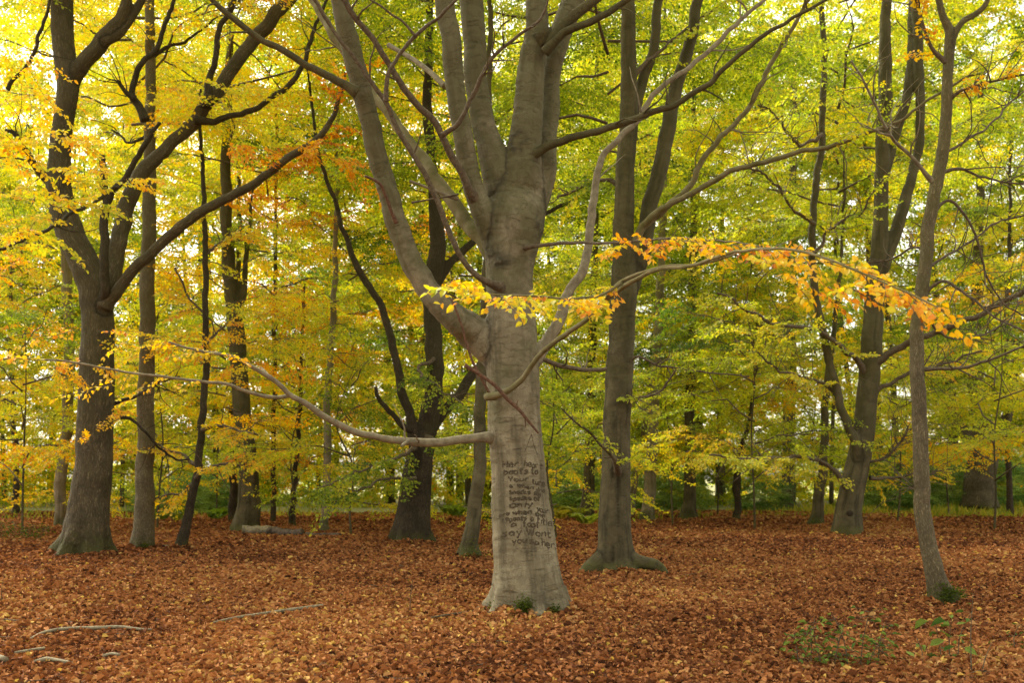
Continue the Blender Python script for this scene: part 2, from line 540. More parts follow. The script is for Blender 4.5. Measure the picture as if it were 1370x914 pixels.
# ------------------------------------------------------------------ trees surveyed limb by limb
def skin_tree(root, majors, mat, kind='beech', vox=None, lobes=5, flare=0.10, seed=1, marks=(), grooves=()):
    """majors: list (part name, chain Q). Blends all runs into one continuous surface, then cuts it at the forks into parts
    that keep the common normals."""
    d = majors[0][1][0, 1]
    vox = vox or max(0.016, 0.0016 * d)
    V0, F0, off = [], [], 0
    for _, Q in majors:
        V, q, t, _b = tube_arrays(Q, 16)
        V0.append(V); F0 += [tuple(f) for f in (q + off)] + [tuple(f) for f in (t + off)]; off += len(V)
    me = bpy.data.meshes.new('tmp'); me.from_pydata(np.vstack(V0).tolist(), [], F0); me.update()
    ob = bpy.data.objects.new('tmp', me); COL.objects.link(ob)
    rm = ob.modifiers.new('r', 'REMESH'); rm.mode = 'VOXEL'; rm.voxel_size = vox
    sm = ob.modifiers.new('s', 'SMOOTH'); sm.factor = 0.5; sm.iterations = 16
    dg = bpy.context.evaluated_depsgraph_get()
    ev = bpy.data.meshes.new_from_object(ob.evaluated_get(dg))
    nv = len(ev.vertices)
    V = np.empty(nv * 3, np.float32); ev.vertices.foreach_get('co', V); V = V.reshape(-1, 3).astype(float)
    npoly = len(ev.polygons)
    lv = np.empty(len(ev.loops), np.int32); ev.loops.foreach_get('vertex_index', lv)
    ltot = np.empty(npoly, np.int32); ev.polygons.foreach_get('loop_total', ltot)
    NN = np.empty(nv * 3, np.float32); ev.vertices.foreach_get('normal', NN); NN = NN.reshape(-1, 3)
    assert (ltot == 4).all()
    FQ = lv.reshape(-1, 4)
    bpy.data.objects.remove(ob); bpy.data.meshes.remove(me); bpy.data.meshes.remove(ev)
    # nearest run
    X, RR, CI, TT, UU, WW, SS = [], [], [], [], [], [], []
    for ci, (_, Q) in enumerate(majors):
        T, U, W, s = frames(Q)
        X.append(Q[:, :3]); RR.append(Q[:, 3]); CI.append(np.full(len(Q), ci)); TT.append(T); UU.append(U); WW.append(W); SS.append(s)
    X = np.vstack(X); RR = np.concatenate(RR); CI = np.concatenate(CI); TT = np.vstack(TT); UU = np.vstack(UU); WW = np.vstack(WW); SS = np.concatenate(SS)
    near = np.empty(nv, np.int64); second = np.full(nv, 9.0)
    base_r = np.array([Q[:, 3].max() for _, Q in majors])
    for a in range(0, nv, 4000):
        v = V[a:a + 4000]
        D = np.sqrt(((v[:, None] - X[None]) ** 2).sum(2)) - RR[None]
        near[a:a + 4000] = D.argmin(1)
        dc = np.stack([D[:, CI == c].min(1) for c in range(len(majors))], 1)
        if dc.shape[1] > 1:
            dc.sort(axis=1); second[a:a + 4000] = dc[:, 1] - dc[:, 0]
    dv = V - X[near]
    along = (dv * TT[near]).sum(1)
    bark = np.stack([(dv * UU[near]).sum(1), (dv * WW[near]).sum(1), SS[near] + along], -1)
    rad = RR[near]
    ch = CI[near]
    # the rough dark ridge of bark in each fork and the folded eyes round old branch collars
    wob = vnoise(V * 9 + seed, seed + 5) * .5 + vnoise(V * 31 + seed, seed + 6) * .5
    sw = 0.006 + 0.10 * rad
    seam = np.exp(-((second + .02 * wob) / sw) ** 2) * np.clip(.75 + .9 * wob, 0, 1)
    for (mp, mr) in marks:
        dm = np.linalg.norm((V - mp) * np.array([1, 1, .8]), axis=1) / mr
        seam = np.maximum(seam, np.exp(-((dm - 1 + .5 * wob) / .38) ** 2) * np.clip(.6 + 1.1 * wob, 0, 1))
    for (gp, gr) in grooves:
        dm = np.sqrt(((V[:, None] - gp[None]) ** 2 * np.array([1, .08, 1])).sum(2)).min(1)
        gv = np.exp(-(dm / gr) ** 2) * (V[:, 1] < majors[0][1][0, 1])
        seam = np.maximum(seam, gv)
        V = V - NN * (gv * gr * .9)[:, None]
    # lumps, folds, root ridges
    q = bark / rad[:, None]
    disp = rad * 0.045 * vnoise(q * np.array([.9, .9, .45]) + seed * 9.1 + ch[:, None] * 3.3, seed)
    disp += rad * 0.02 * vnoise(q * np.array([2.2, 2.2, 1.3]) + seed, seed + 1)
    if kind == 'beech':
        disp += 0.0045 * vnoise(bark * np.array([7, 7, 34]) + seed, seed + 2) * np.clip(rad / .15, 0, 1)
    else:
        disp += rad * 0.03 * vnoise(bark * np.array([20, 20, 5]) + seed, seed + 2)
    disp += seam * (0.004 + .03 * rad) * (.4 + wob)
    ang = np.arctan2(bark[:, 1], bark[:, 0])
    zz = np.clip(1 - V[:, 2] / 0.75, 0, 1.3)
    tr = (ch == 0)
    disp += tr * rad * flare * zz ** 1.6 * (np.sin(ang * lobes + seed) + 0.6 * np.sin(ang * (lobes * 2 - 1) + seed * 2.3))
    V = V + NN * disp[:, None]
    # common normals
    fn = np.cross(V[FQ[:, 2]] - V[FQ[:, 0]], V[FQ[:, 3]] - V[FQ[:, 1]])
    vn = np.zeros_like(V)
    for k in range(4): np.add.at(vn, FQ[:, k], fn)
    vn /= np.linalg.norm(vn, axis=1)[:, None] + 1e-12
    fc = ch[FQ[:, 0]]
    parts = []
    rl = np.array(root.location)
    for ci, (nm, _) in enumerate(majors):
        fs = FQ[fc == ci]
        if not len(fs): continue
        used, inv = np.unique(fs, return_inverse=True)
        me = mk_mesh(nm, V[used] - rl, [inv.reshape(-1, 4)], {'bark': (bark[used] + ci * 7.7 * np.array([1, 1, 0]), 'FLOAT_VECTOR'), 'seam': (seam[used], 'FLOAT')})
        me.normals_split_custom_set_from_vertices(vn[used].tolist())
        parts.append(link(nm, me, mat, root))
    bvh = BVHTree.FromPolygons(V.tolist(), FQ.tolist())
    return parts, bvh


def branch(root, Q, mat, name='branch', n=8, twigs=0, tl=0.5, extra=()):
    Q = Q.copy(); sa = np.r_[0, np.cumsum(np.linalg.norm(np.diff(Q[:, :3], axis=0), axis=1))]
    Q[:, 3] *= 1 + .35 * np.exp(-sa / (5 * Q[0, 3]))
    chains = [Q] + list(extra)
    if twigs: chains += twigs_of(Q, twigs, tl)
    off = np.r_[np.array(root.location), 0]
    return link(name, tubes_mesh(name, [c - off for c in chains], n), mat, root)


def base_loc(px, py, d):
    p = P(px, py, d)
    return Vector((p[0], p[1], 0.0))


NEARSP = [spray_template(0.9, 0.085, 0.60, 40 + s) for s in range(6)]


def run_sprays(root, runs, name='foliage', per_m=3.0, scale=1.0, hue=(.6, .1), color=(.6, .7, 1), spread=0.35, twigmat='twig', leafscale=1.0, tilt=.35, mat='nearleaf', templates=SPRAYS):
    """leafy side shoots along the given runs -> one foliage part with its twigs as a sub-part"""
    items, tubes = [], []
    for Q in runs:
        T, U, W, s = frames(Q)
        n = max(2, int(s[-1] * per_m))
        for k in range(n):
            i = min(len(Q) - 1, int((k + random.random()) / n * len(Q)))
            t = T[i]
            hor = np.cross(t, [0, 0, 1]); hor /= np.linalg.norm(hor) + 1e-6
            ax = t * random.uniform(.3, 1.0) + hor * random.choice((-1, 1)) * random.uniform(.2, 1) + np.array([0, 0, random.uniform(-.55, .15)])
            ax /= np.linalg.norm(ax)
            p = Q[i, :3]
            up = np.array([random.gauss(0, tilt), random.gauss(-.55, tilt), 1])
            items.append((p, ax, up, random.uniform(.6, 1.1) * scale, hue[0] + random.gauss(0, hue[1])))
            tubes.append(np.array([np.r_[p, .0035], np.r_[p + ax * .4 * scale + [0, 0, -.01], .0025], np.r_[p + ax * .8 * scale + [0, 0, -.08 * scale], .001]]))
    A = place_sprays(items, templates)
    A[3] = A[3] * leafscale
    rl = np.array(root.location)
    o = link(name, leaves_mesh(name, A[0] - rl, *A[1:], shape='oval', curl=.10, width=.70), M[mat], root)
    o.color = (*color, 1)
    off = np.r_[rl, 0]
    link('twiglets', tubes_mesh('twiglets', [t - off for t in tubes], 4, 0), M[twigmat], o)  # bare twigs that carry the leaves of each shoot
    return o

# ================================================================== the carved beech in the middle
D0 = 10.8
root = empty('beech_tree', base_loc(706, 825, D0), 'big pale grey beech with words carved into its bark, standing in the centre foreground', 'tree')
trunk = chain([(706, 826, 128), (706, 814, 112), (706, 798, 100), (704, 778, 93), (702, 750, 87), (699, 700, 81), (695, 650, 76), (690, 600, 73), (687, 550, 71), (687, 500, 73),
               (685, 455, 72), (684, 410, 66), (682, 370, 64), (683, 330, 74), (686, 300, 84), (692, 265, 74, .05), (698, 240, 56), (701, 201, 47), (705, 151, 41),
               (710, 101, 38), (714, 70, 36), (718, 40, 32), (718, 0, 29)], D0, base=True, wig=.012)
S1 = chain([(676, 350, 40), (660, 318, 38, -.05), (646, 288, 33), (633, 252, 29), (624, 201, 28), (615, 151, 27), (608, 101, 27), (603, 50, 27), (595, 0, 27)], D0, -.1, -.5, wig=.015)
S2 = chain([(685, 300, 48), (672, 250, 48), (661, 215, 40), (650, 178, 34), (642, 140, 32), (637, 101, 31), (633, 50, 31), (629, 0, 32)], D0, .0, .25, wig=.015)
S4 = chain([(700, 305, 44, .05), (714, 280, 34, .1), (725, 255, 29, .15), (732, 228, 28), (733, 201, 26), (735, 151, 26), (738, 101, 26), (748, 50, 29), (760, 15, 31), (766, 0, 30)], D0, .1, .7, wig=.012)
LL = chain([(688, 520, 34, .16), (676, 488, 46, .10), (656, 462, 52, .02), (632, 444, 46, -.05), (614, 430, 40), (597, 416, 36), (580, 400, 33), (556, 362, 31), (536, 312, 30), (518, 252, 28), (503, 201, 28), (493, 151, 27),
            (481, 101, 28), (468, 50, 27), (455, 0, 25)], D0, -.05, -1.1, wig=.02)
B1 = chain([(664, 345, 24), (645, 322, 19), (627, 302, 18), (601, 262, 18), (571, 221, 17), (541, 186, 15), (516, 151, 14), (480, 95, 13), (445, 45, 12), (423, 10, 11)], D0, .15, 1.5, wig=.03)
B8 = chain([(700, 492, 26), (722, 474, 18), (738, 450, 15), (752, 420, 14), (762, 395, 13), (777, 358, 12), (788, 322, 11.5), (795, 280, 11), (799, 250, 10), (803, 224, 9), (812, 204, 8.5), (828, 184, 8), (848, 164, 8),
            (881, 120, 7), (926, 88, 6.5), (971, 45, 6), (1017, 5, 5)], D0, .1, 1.2, wig=.025)
B10 = chain([(690, 594, 30), (668, 588, 20), (654, 586, 14), (640, 586, 11), (601, 590, 10.5), (565, 592, 11), (546, 591, 10), (520, 589, 9.5), (501, 586, 9), (470, 576, 9), (435, 558, 8.5), (410, 541, 8), (388, 529, 7),
             (369, 511, 6.5), (349, 498, 6), (327, 486, 5), (304, 476, 4.5), (264, 470, 3.5), (225, 459, 2.6)], D0, 0, -1.9, wig=.012)
majors = [('trunk', trunk), ('limb', S1), ('limb', S2), ('limb', S4), ('limb', LL)]
_, bvh = skin_tree(root, majors, M['beech'], 'beech', vox=.017, lobes=6, flare=.15, seed=4,
                   marks=[(P(655, 588, D0 - .15), .075), (P(660, 528, D0 - .3), .07), (P(650, 378, D0 - .2), .07), (P(722, 300, D0 - .1), .10), (P(640, 262, D0 - .15), .05),
                          (P(668, 395, D0 - .26), .06), (P(711, 212, D0 - .1), .06), (P(693, 190, D0 - .15), .09), (P(719, 480, D0), .06), (P(528, 292, D0 - .8), .055)])
branch(root, B1, M['greenbranch'], n=10, twigs=3, tl=.8)
branch(root, B8, M['palebranch'], n=10, twigs=8, tl=.7)
B10b = chain([(389, 529, 6), (370, 532, 5.2), (337, 526, 4.6), (298, 515, 4.2), (247, 507, 3.8), (186, 501, 3.2), (124, 490, 2.8), (56, 481, 2.4), (-30, 478, 1.8)], D0, -1.1, -2.6, wig=.01)
branch(root, B10, M['palebranch'], n=10, twigs=5, tl=.4, extra=[B10b, chain([(546, 591, 6), (541, 594, 5), (537, 597, 3.5)], D0, -.6, -.7)])
B2 = chain([(672, 385, 12, -.2), (647, 375, 8), (634, 365, 7.5), (622, 352, 7.5), (612, 333, 7.5), (601, 312, 7.5), (581, 262, 7.5), (556, 211, 7), (531, 171, 7), (516, 136, 6.5), (496, 111, 6), (470, 75, 5.5), (440, 30, 5), (420, 0, 4.5)], D0, -.35, -1.5, wig=.015)
B3 = chain([(636, 268, 14, -.2), (624, 247, 10), (601, 201, 9.5), (581, 161, 9), (556, 136, 9), (526, 96, 8.5), (501, 55, 8), (476, 25, 8), (460, 0, 8)], D0, -.3, -1.6, wig=.015)
B4 = chain([(591, 181, 6), (616, 161, 6), (637, 121, 6), (657, 80, 5), (682, 60, 4.5), (712, 33, 3.5), (727, 10, 3), (735, -20, 2.4)], D0, -.8, -1.5, wig=.02)
B5 = chain([(516, 136, 6), (521, 101, 5.5), (536, 70, 5), (556, 48, 5), (586, 25, 4.5), (611, 0, 4)], D0, -1.1, -1.6, wig=.02)
B5b = chain([(556, 48, 4), (536, 25, 3), (501, 0, 2.6), (470, -20, 2)], D0, -1.3, -1.5, wig=.02)
B6 = chain([(478, 124, 13), (460, 113, 10), (430, 96, 9.5), (403, 83, 9), (380, 68, 9), (352, 53, 8.5), (312, 25, 8), (284, 0, 7)], D0, -.85, -1.6, wig=.015)
B7 = chain([(706, 210, 14), (718, 204, 11), (742, 189, 10), (783, 179, 9.5), (820, 169, 9.5), (840, 163, 9), (871, 151, 9), (911, 133, 8), (961, 101, 7), (1012, 55, 6), (1052, 30, 5), (1087, 8, 4.5)], D0, -.1, -1.6, wig=.02)
B9 = chain([(662, 530, 9, -.32), (652, 531, 9, -.42), (672, 526, 8.5, -.5), (697, 508, 7.5, -.62), (722, 475, 7, -.85), (742, 458, 7, -1.1), (778, 433, 6.5, -1.5), (803, 408, 6, -1.8), (822, 393, 6, -2.0), (874, 361, 5.5, -2.6), (916, 356, 5, -3.1), (958, 346, 4.6, -3.5), (990, 337, 4.2, -3.9),
            (1040, 333, 3.8, -4.2), (1100, 345, 3.4, -4.5), (1160, 368, 3, -4.7), (1220, 395, 2.6, -4.9), (1270, 420, 2.2, -5.0)], D0, wig=.008)
B9b = chain([(805, 404, 5, -1.85), (832, 376, 5, -2.1), (885, 357, 4.5, -2.6), (937, 353, 4, -3.0), (985, 340, 3, -3.5)], D0, wig=.006)
SPL = chain([(832, 378, 4, -2.1), (800, 396, 3.6, -2.6), (750, 399, 3.2, -3.1), (700, 396, 2.8, -3.5), (650, 392, 2.4, -3.8), (600, 383, 2, -4.0)], D0, wig=.006)
B11 = chain([(700, 332, 7), (718, 329, 5), (760, 325, 4.5), (815, 324, 3.6), (850, 322, 3.2), (900, 319, 3), (960, 322, 2.6), (1020, 330, 2)], D0, -.2, -3.8, wig=.01)
B12 = chain([(712, 474, 8), (726, 480, 6), (745, 487, 6), (765, 492, 6), (785, 495, 5.5), (812, 494, 5)], D0, .1, .3, wig=.01)
B13 = chain([(725, 40, 20), (733, 60, 17, -.1), (741, 50, 15), (755, 32, 14), (772, 17, 13.5), (792, 2, 13), (820, -22, 11), (870, -70, 7)], D0, -.15, -.5)
B14 = chain([(728, 70, 11), (742, 56, 10), (760, 42, 9.5), (800, 25, 9), (835, 0, 8)], D0, -.2, -.8, wig=.01)
for q, mt, tw, nm in ((B2, 'twig', 4, 'branch'), (B3, 'twig', 4, 'branch'), (B6, 'beech2', 6, 'branch'), (B7, 'beech2', 8, 'branch'), (B12, 'twig', 4, 'dead_stub'), (B13, 'beech2', 3, 'branch'), (B14, 'beech2', 4, 'branch')):
    branch(root, q, M[mt], nm, 10, tw, .55)
branch(root, B5, M['twig'], n=8, twigs=4, tl=.5, extra=[B5b])
branch(root, B4, M['twig'], n=8, twigs=8, tl=.6)
branch(root, B9, M['greenbranch'], n=10, twigs=4, tl=.3, extra=[B9b, SPL])
branch(root, B11, M['twig'], n=8, twigs=3, tl=.3)
DT = chain([(622, 489, 4.5), (640, 500, 5), (662, 516, 5), (676, 531, 5.5), (692, 546, 5), (708, 565, 4), (720, 580, 3)], D0, -.75, -.5, wig=.006, ext=False)
o = branch(root, DT, M['redtwig'], 'dead_twig', 8, 3, .12); o['label'] = 'snapped reddish dead twig hanging slantwise before the trunk'
branch(root, chain([(604, 400, 2.6), (616, 430, 3), (624, 458, 3.2), (634, 486, 3.4), (646, 508, 3.6), (656, 528, 4)], D0, -.8, -.42, wig=.006, ext=False), M['redtwig'], 'dead_twig', 8, 1, .2)
branch(root, chain([(530, 298, 5), (524, 284, 4.4), (518, 265, 4.2), (510, 248, 4), (500, 240, 3.8), (488, 236, 3)], D0, -.58, -1.0, wig=.01, ext=False), M['redtwig'], 'dead_stub', 8)
branch(root, chain([(548, 242, 3), (575, 252, 4), (600, 262, 5), (613, 266, 6)], D0, -.3, -.2, ext=False), M['palebranch'], 'dead_stub', 8)
branch(root, chain([(551, 271, 2.4), (580, 266, 2.6), (613, 260, 3)], D0, -.5, -.2, ext=False), M['twig'], 'dead_stub', 6)
branch(root, chain([(520, 60, 5), (548, 76, 6), (573, 94, 7), (595, 115, 8)], D0, 1.0, .4, ext=False), M['palebranch'], 'dead_stub', 8)
# yellow leaves on the shoots that reach towards the viewer
o = run_sprays(root, [SPL], 'foliage', 9, .40, (.60, .13), (.62, .7, 1.1), leafscale=1.1, templates=NEARSP); o['label'] = 'yellow leaf spray hanging in front of the trunk'
o = run_sprays(root, [chain([(815, 335, 3, -2.2), (850, 323, 3, -2.6), (900, 321, 3, -3.0), (960, 326, 3, -3.5), (1020, 332, 3, -4.0), (1080, 344, 3, -4.3), (1150, 362, 3, -4.6), (1200, 385, 3, -4.8), (1270, 420, 3, -5)], D0),
                      chain([(1020, 345, 3, -4.2), (1080, 380, 3, -4.4), (1140, 385, 3, -4.6), (1190, 395, 3, -4.8)], D0)],
               'foliage', 9.5, .42, (.61, .12), (.65, .7, 1.1), leafscale=1.08, templates=NEARSP); o['label'] = 'long orange and gold leaf spray reaching right'
o = run_sprays(root, [B10[int(len(B10) * .72):], B10b[int(len(B10b) * .35):], chain([(304, 476, 3), (250, 470, 3), (190, 450, 2.4), (120, 440, 2), (40, 452, 1.5)], D0, -1.6, -2.4), chain([(190, 500, 3), (150, 515, 2.4), (100, 530, 2)], D0, -2, -2.4)], 'foliage', 4.0, .42, (.66, .10), (.66, .6, 1.0), leafscale=.85, templates=NEARSP)
o.data.name = 'brown_spray'
add_crown(root, 'canopy', (.2, D0 + .8, 0), .6, 1.0, (.36, .7, 1))
# moss tufts at the foot
def moss(root, px, py, d, r, n, parent_name='mossy_foliage'):
    c = P(px, py, d) - np.array(root.location)
    pos = c + rng.normal(0, 1, (n, 3)) * np.array([r, r * .5, r])
    o = link(parent_name, leaves_mesh('moss_tuft', pos, rng.normal(0, 1, (n, 3)) + [0, -.6, .4], rng.normal(0, 1, (n, 3)), rng.uniform(.015, .035, n), rng.uniform(.3, .8, n), 'rhomb', width=.7), M['fern'], root)
    o.color = (.34, .5, .5, 1)
moss(root, 701, 812, D0 - .46, .045, 420)
moss(root, 661, 820, D0 - .25, .04, 320)
moss(root, 742, 818, D0 - .36, .035, 160)

# ------------------------------------------------------------------ the carved words
GL = {
 'H': ['0,0 0,1', '.5,0 .5,1', '0,.5 .5,.5'], 'e': ['.05,.33 .45,.36 .4,.58 .2,.64 .03,.4 .1,.08 .3,0 .47,.12'],
 'r': ['.05,0 .05,.62', '.05,.4 .2,.6 .42,.62'], 'h': ['.05,0 .05,1', '.05,.4 .25,.62 .42,.5 .42,0'],
 'a': ['.42,.62 .42,0', '.42,.5 .2,.62 .04,.32 .15,.02 .42,.15'], 't': ['.2,1 .2,.1 .38,0', '0,.65 .42,.68'],
 'b': ['.05,1 .05,0', '.05,.45 .3,.6 .45,.3 .3,.02 .05,.08'], 's': ['.42,.55 .2,.63 .05,.48 .25,.33 .42,.18 .25,0 .02,.08'],
 'o': ['.25,.62 .04,.4 .08,.1 .28,0 .47,.2 .44,.5 .25,.62'], 'Y': ['0,1 .25,.5 .55,1', '.25,.5 .2,0'],
 'u': ['.05,.62 .05,.15 .2,0 .42,.15', '.42,.62 .42,0'], 'n': ['.05,0 .05,.62', '.05,.4 .25,.62 .42,.5 .42,0'],
 '&': ['.5,0 .1,.5 .22,.7 .35,.5 .05,.2 .2,0 .5,.35'], 'w': ['0,.62 .14,0 .3,.5 .44,0 .6,.62'], 'k': ['.05,0 .05,1', '.4,.62 .07,.3 .42,0'],
 'p': ['.05,.62 .05,-.38', '.05,.5 .28,.62 .45,.35 .3,.02 .05,.1'], 'f': ['.42,.95 .24,.95 .18,.8 .18,0', '0,.55 .4,.58'],
 'l': ['.12,1 .12,0'], 'y': ['.05,.62 .22,.15', '.48,.62 .1,-.38'], 'i': ['.12,.6 .12,0', '.12,.85 .13,.9'], 'd': ['.42,1 .42,0', '.42,.5 .2,.62 .04,.32 .15,.02 .42,.15'],
 'W': ['0,1 .2,0 .38,.7 .55,0 .8,1'], ':': ['.1,.1 .12,.14', '.1,.5 .12,.54'], '.': ['.05,0 .12,.03'], 'A': ['0,0 .3,1 .62,-.05', '.14,.42 .5,.42'],
}
ADV = {'w': .72, 'W': .92, 'H': .66, 'i': .26, 'l': .26, ':': .25, '.': .2, 't': .5, 'Y': .62, '&': .62}
# word, left x, right x, baseline left, baseline right, cap height  (in a 7.027x enlargement of the bark at 645,610)
WORDS = [('Her', 190, 360, 112, 98, 58), ('heart', 405, 590, 98, 124, 60), ('beats', 197, 452, 178, 164, 56), ('to', 476, 545, 172, 172, 56),
         ('Your', 250, 462, 242, 240, 45), ('tune', 485, 620, 262, 292, 56), ('&', 255, 302, 303, 303, 38), ('when', 335, 505, 292, 322, 43), ('she', 524, 618, 334, 344, 42),
         ('sneaks', 255, 478, 360, 360, 42), ('she', 500, 575, 364, 384, 43), ('speaks', 260, 485, 420, 414, 42), ('of', 505, 572, 422, 434, 56),
         ('only', 260, 500, 490, 482, 62), ('your', 530, 655, 520, 550, 60), ('are', 150, 262, 576, 556, 38), ('when', 288, 490, 550, 552, 45), ('she', 515, 612, 562, 584, 43),
         ('repeats', 183, 440, 622, 598, 43), ('a', 470, 505, 618, 620, 60), ('title.', 530, 700, 634, 664, 66), ('a', 272, 345, 668, 664, 42), ('foot', 395, 558, 668, 676, 60),
         ('say:', 180, 425, 762, 738, 66), ('Wont', 432, 682, 740, 774, 66), ('you', 285, 442, 824, 818, 62), ('so', 456, 560, 830, 834, 56), ('her', 585, 715, 850, 880, 72)]
ZS = 7.027
def on_bark(px, py):
    o = Vector((0, 0, HC)); d = (Vector(P(px, py, 10.0)) - o).normalized()
    h, nrm, _, _ = bvh.ray_cast(o, d)
    return (np.array(h), np.array(nrm)) if h is not None else None
def carve(strokes_px, half_w, name, label=None):
    VV, QQ, BB, off = [], [], [], 0
    for pts in strokes_px:
        C = np.array([[p[0], p[1], 0, 1] for p in pts], float)
        R = resample(C, .5)
        hits = [on_bark(p[0], p[1]) for p in R]
        hits = [h for h in hits if h is not None]
        if len(hits) < 3: continue
        X = np.array([h[0] for h in hits]); N = np.array([h[1] for h in hits])
        T = np.gradient(X, axis=0); T /= np.linalg.norm(T, axis=1)[:, None] + 1e-9
        S = np.cross(N, T); S /= np.linalg.norm(S, axis=1)[:, None] + 1e-9
        m = len(X)
        w = half_w * (1 + .6 * vnoise(np.stack([np.arange(m) * .35 + random.uniform(0, 90), np.zeros(m), np.zeros(m)], -1), 9))
        w[0] *= .55; w[-1] *= .55
        prof = [(-1.2, -.003), (-.75, .0022), (-.3, .0036), (.3, .0036), (.75, .0022), (1.2, -.003)]
        V = np.stack([X + S * (a * w)[:, None] + N * b for a, b in prof], 1).reshape(-1, 3)
        k = len(prof)
        i = np.arange(m - 1)[:, None] * k; j = np.arange(k - 1)[None]
        QQ.append(np.stack([i + j, i + j + 1, i + k + j + 1, i + k + j], -1).reshape(-1, 4) + off)
        VV.append(V); off += len(V)
    V = np.vstack(VV) - np.array(root.location)
    o = link(name, mk_mesh(name, V, [np.vstack(QQ)]), M['carve'], root)
    if label: o['label'] = label
strokes = []
for wd, x0, x1, y0, y1, h in WORDS:
    adv = [ADV.get(c, .58) for c in wd]; tot = sum(adv)
    xs = (x1 - x0) / tot; cx = 0
    for c, a in zip(wd, adv):
        jr = random.gauss(0, .07); js = random.uniform(.88, 1.12); jy = random.gauss(0, 2.2)
        for st in GL[c]:
            pp = []
            for xy in st.split():
                gx, gy = (float(v) for v in xy.split(','))
                X = x0 + (cx + gx + jr * gy + random.gauss(0, .015)) * xs
                t = (X - x0) / (x1 - x0)
                Y = y0 + (y1 - y0) * t + jy - (gy + random.gauss(0, .02)) * h * js * .93
                pp.append((645 + (240 + (X - 240) * .94) / ZS, 610 + Y / ZS))
            strokes.append(pp)
        cx += a
carve(strokes, .0084, 'carved_lettering', 'hand carved words in twelve crooked lines on the bark')
carve([[(702, 605), (711, 581)], [(711, 581), (714, 595), (719, 609)], [(705, 598), (717, 597)]], .0030, 'carved_letter')

# ================================================================== beech to the right, with two stems
d = 15.6
root = empty('beech_tree', base_loc(822, 768, d), 'shaded grey-brown beech with a long seam and spreading roots, just right of the carved beech', 'tree')
tr = chain([(822, 764, 64), (822, 748, 54), (822, 720, 47), (822, 680, 43), (823, 625, 39), (824, 570, 38), (828, 512, 38), (831, 456, 36), (833, 400, 36), (835, 365, 34),
            (834, 302, 29), (836, 252, 27), (838, 201, 26), (841, 151, 25), (842, 101, 22), (841, 50, 21), (841, 0, 19)], d, base=True, wig=.015)
s2 = chain([(838, 400, 24), (848, 372, 24), (857, 345, 23), (868, 282, 23), (883, 226, 22), (893, 176, 21), (906, 116, 19), (921, 65, 17), (934, 0, 15)], d, .05, .5, wig=.02)
s3 = chain([(840, 190, 17), (850, 145, 15), (862, 101, 15), (873, 65, 14), (881, 0, 13)], d, .1, .4, wig=.02)
r1 = chain([(836, 748, 32), (856, 753, 20), (872, 755, 17), (884, 761, 15), (893, 773, 9)], d, 0, -.2, ext=False)
r2 = chain([(808, 748, 30), (794, 757, 24), (782, 765, 16), (773, 772, 8)], d, -.05, -.4, ext=False)
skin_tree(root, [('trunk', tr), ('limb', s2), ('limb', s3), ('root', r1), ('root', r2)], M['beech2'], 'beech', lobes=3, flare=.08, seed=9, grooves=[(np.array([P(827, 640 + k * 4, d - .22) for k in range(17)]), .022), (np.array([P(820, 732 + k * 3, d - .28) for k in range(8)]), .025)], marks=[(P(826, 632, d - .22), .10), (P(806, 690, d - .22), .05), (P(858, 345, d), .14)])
b_a = chain([(846, 330, 11), (856, 312, 9), (880, 285, 8.5), (911, 262, 8), (935, 225, 7.5), (966, 181, 7), (995, 150, 6.5), (1022, 106, 6.5), (1050, 50, 5.5), (1082, 0, 5)], d, -.05, -1.5, wig=.03)
b_b = chain([(848, 330, 10), (871, 292, 9), (916, 262, 8), (961, 237, 7.5), (1012, 219, 7), (1062, 206, 6.5), (1112, 194, 6), (1163, 179, 5), (1213, 156, 4), (1263, 121, 3.5), (1320, 95, 3)], d, -.05, -2.5, wig=.03)
b_c = chain([(824, 532, 4), (850, 530, 3.6), (872, 529, 3.4), (892, 515, 3), (906, 496, 2.4)], d, -.1, -.8, wig=.02, ext=False)
b_d = chain([(828, 640, 12, .0), (826, 622, 8), (816, 606, 5), (799, 592, 4.2), (782, 575, 3.6), (768, 562, 3), (750, 545, 2)], d, -.30, -1.2, wig=.02, ext=False)
b_e = chain([(838, 500, 5), (852, 478, 4), (890, 490, 3.4), (950, 500, 2.6), (1000, 503, 1.8)], d, -.1, -.6, wig=.02, ext=False)
b_f = chain([(830, 250, 7), (812, 240, 5), (780, 250, 4), (745, 262, 3)], d, .2, .5, wig=.02, ext=False)
b_g = chain([(848, 100, 7), (880, 70, 5), (930, 30, 4), (985, -10, 3)], d, 0, 1, wig=.02)
for q in (b_a, b_b): branch(root, q, M['greenbranch'], n=8, twigs=14, tl=1.2)
for q in (b_c, b_d, b_e, b_f, b_g): branch(root, q, M['twig'], n=6, twigs=7, tl=.7)
run_sprays(root, [b_d, b_c], 'foliage', 3.4, .7, (.42, .12), (.42, .6, 1))
run_sprays(root, [b_f, b_g], 'foliage', 4, .8, (.40, .12), (.40, .6, 1))
run_sprays(root, [b_a[int(len(b_a) * .35):], b_b[int(len(b_b) * .4):]], 'foliage', 2.0, .7, (.48, .16), (.48, .7, 1))
add_crown(root, 'high_a', (base_loc(850, 768, d).x, d + 4.5, 1.0), 1.0, 1.0, (.28, .6, 1))

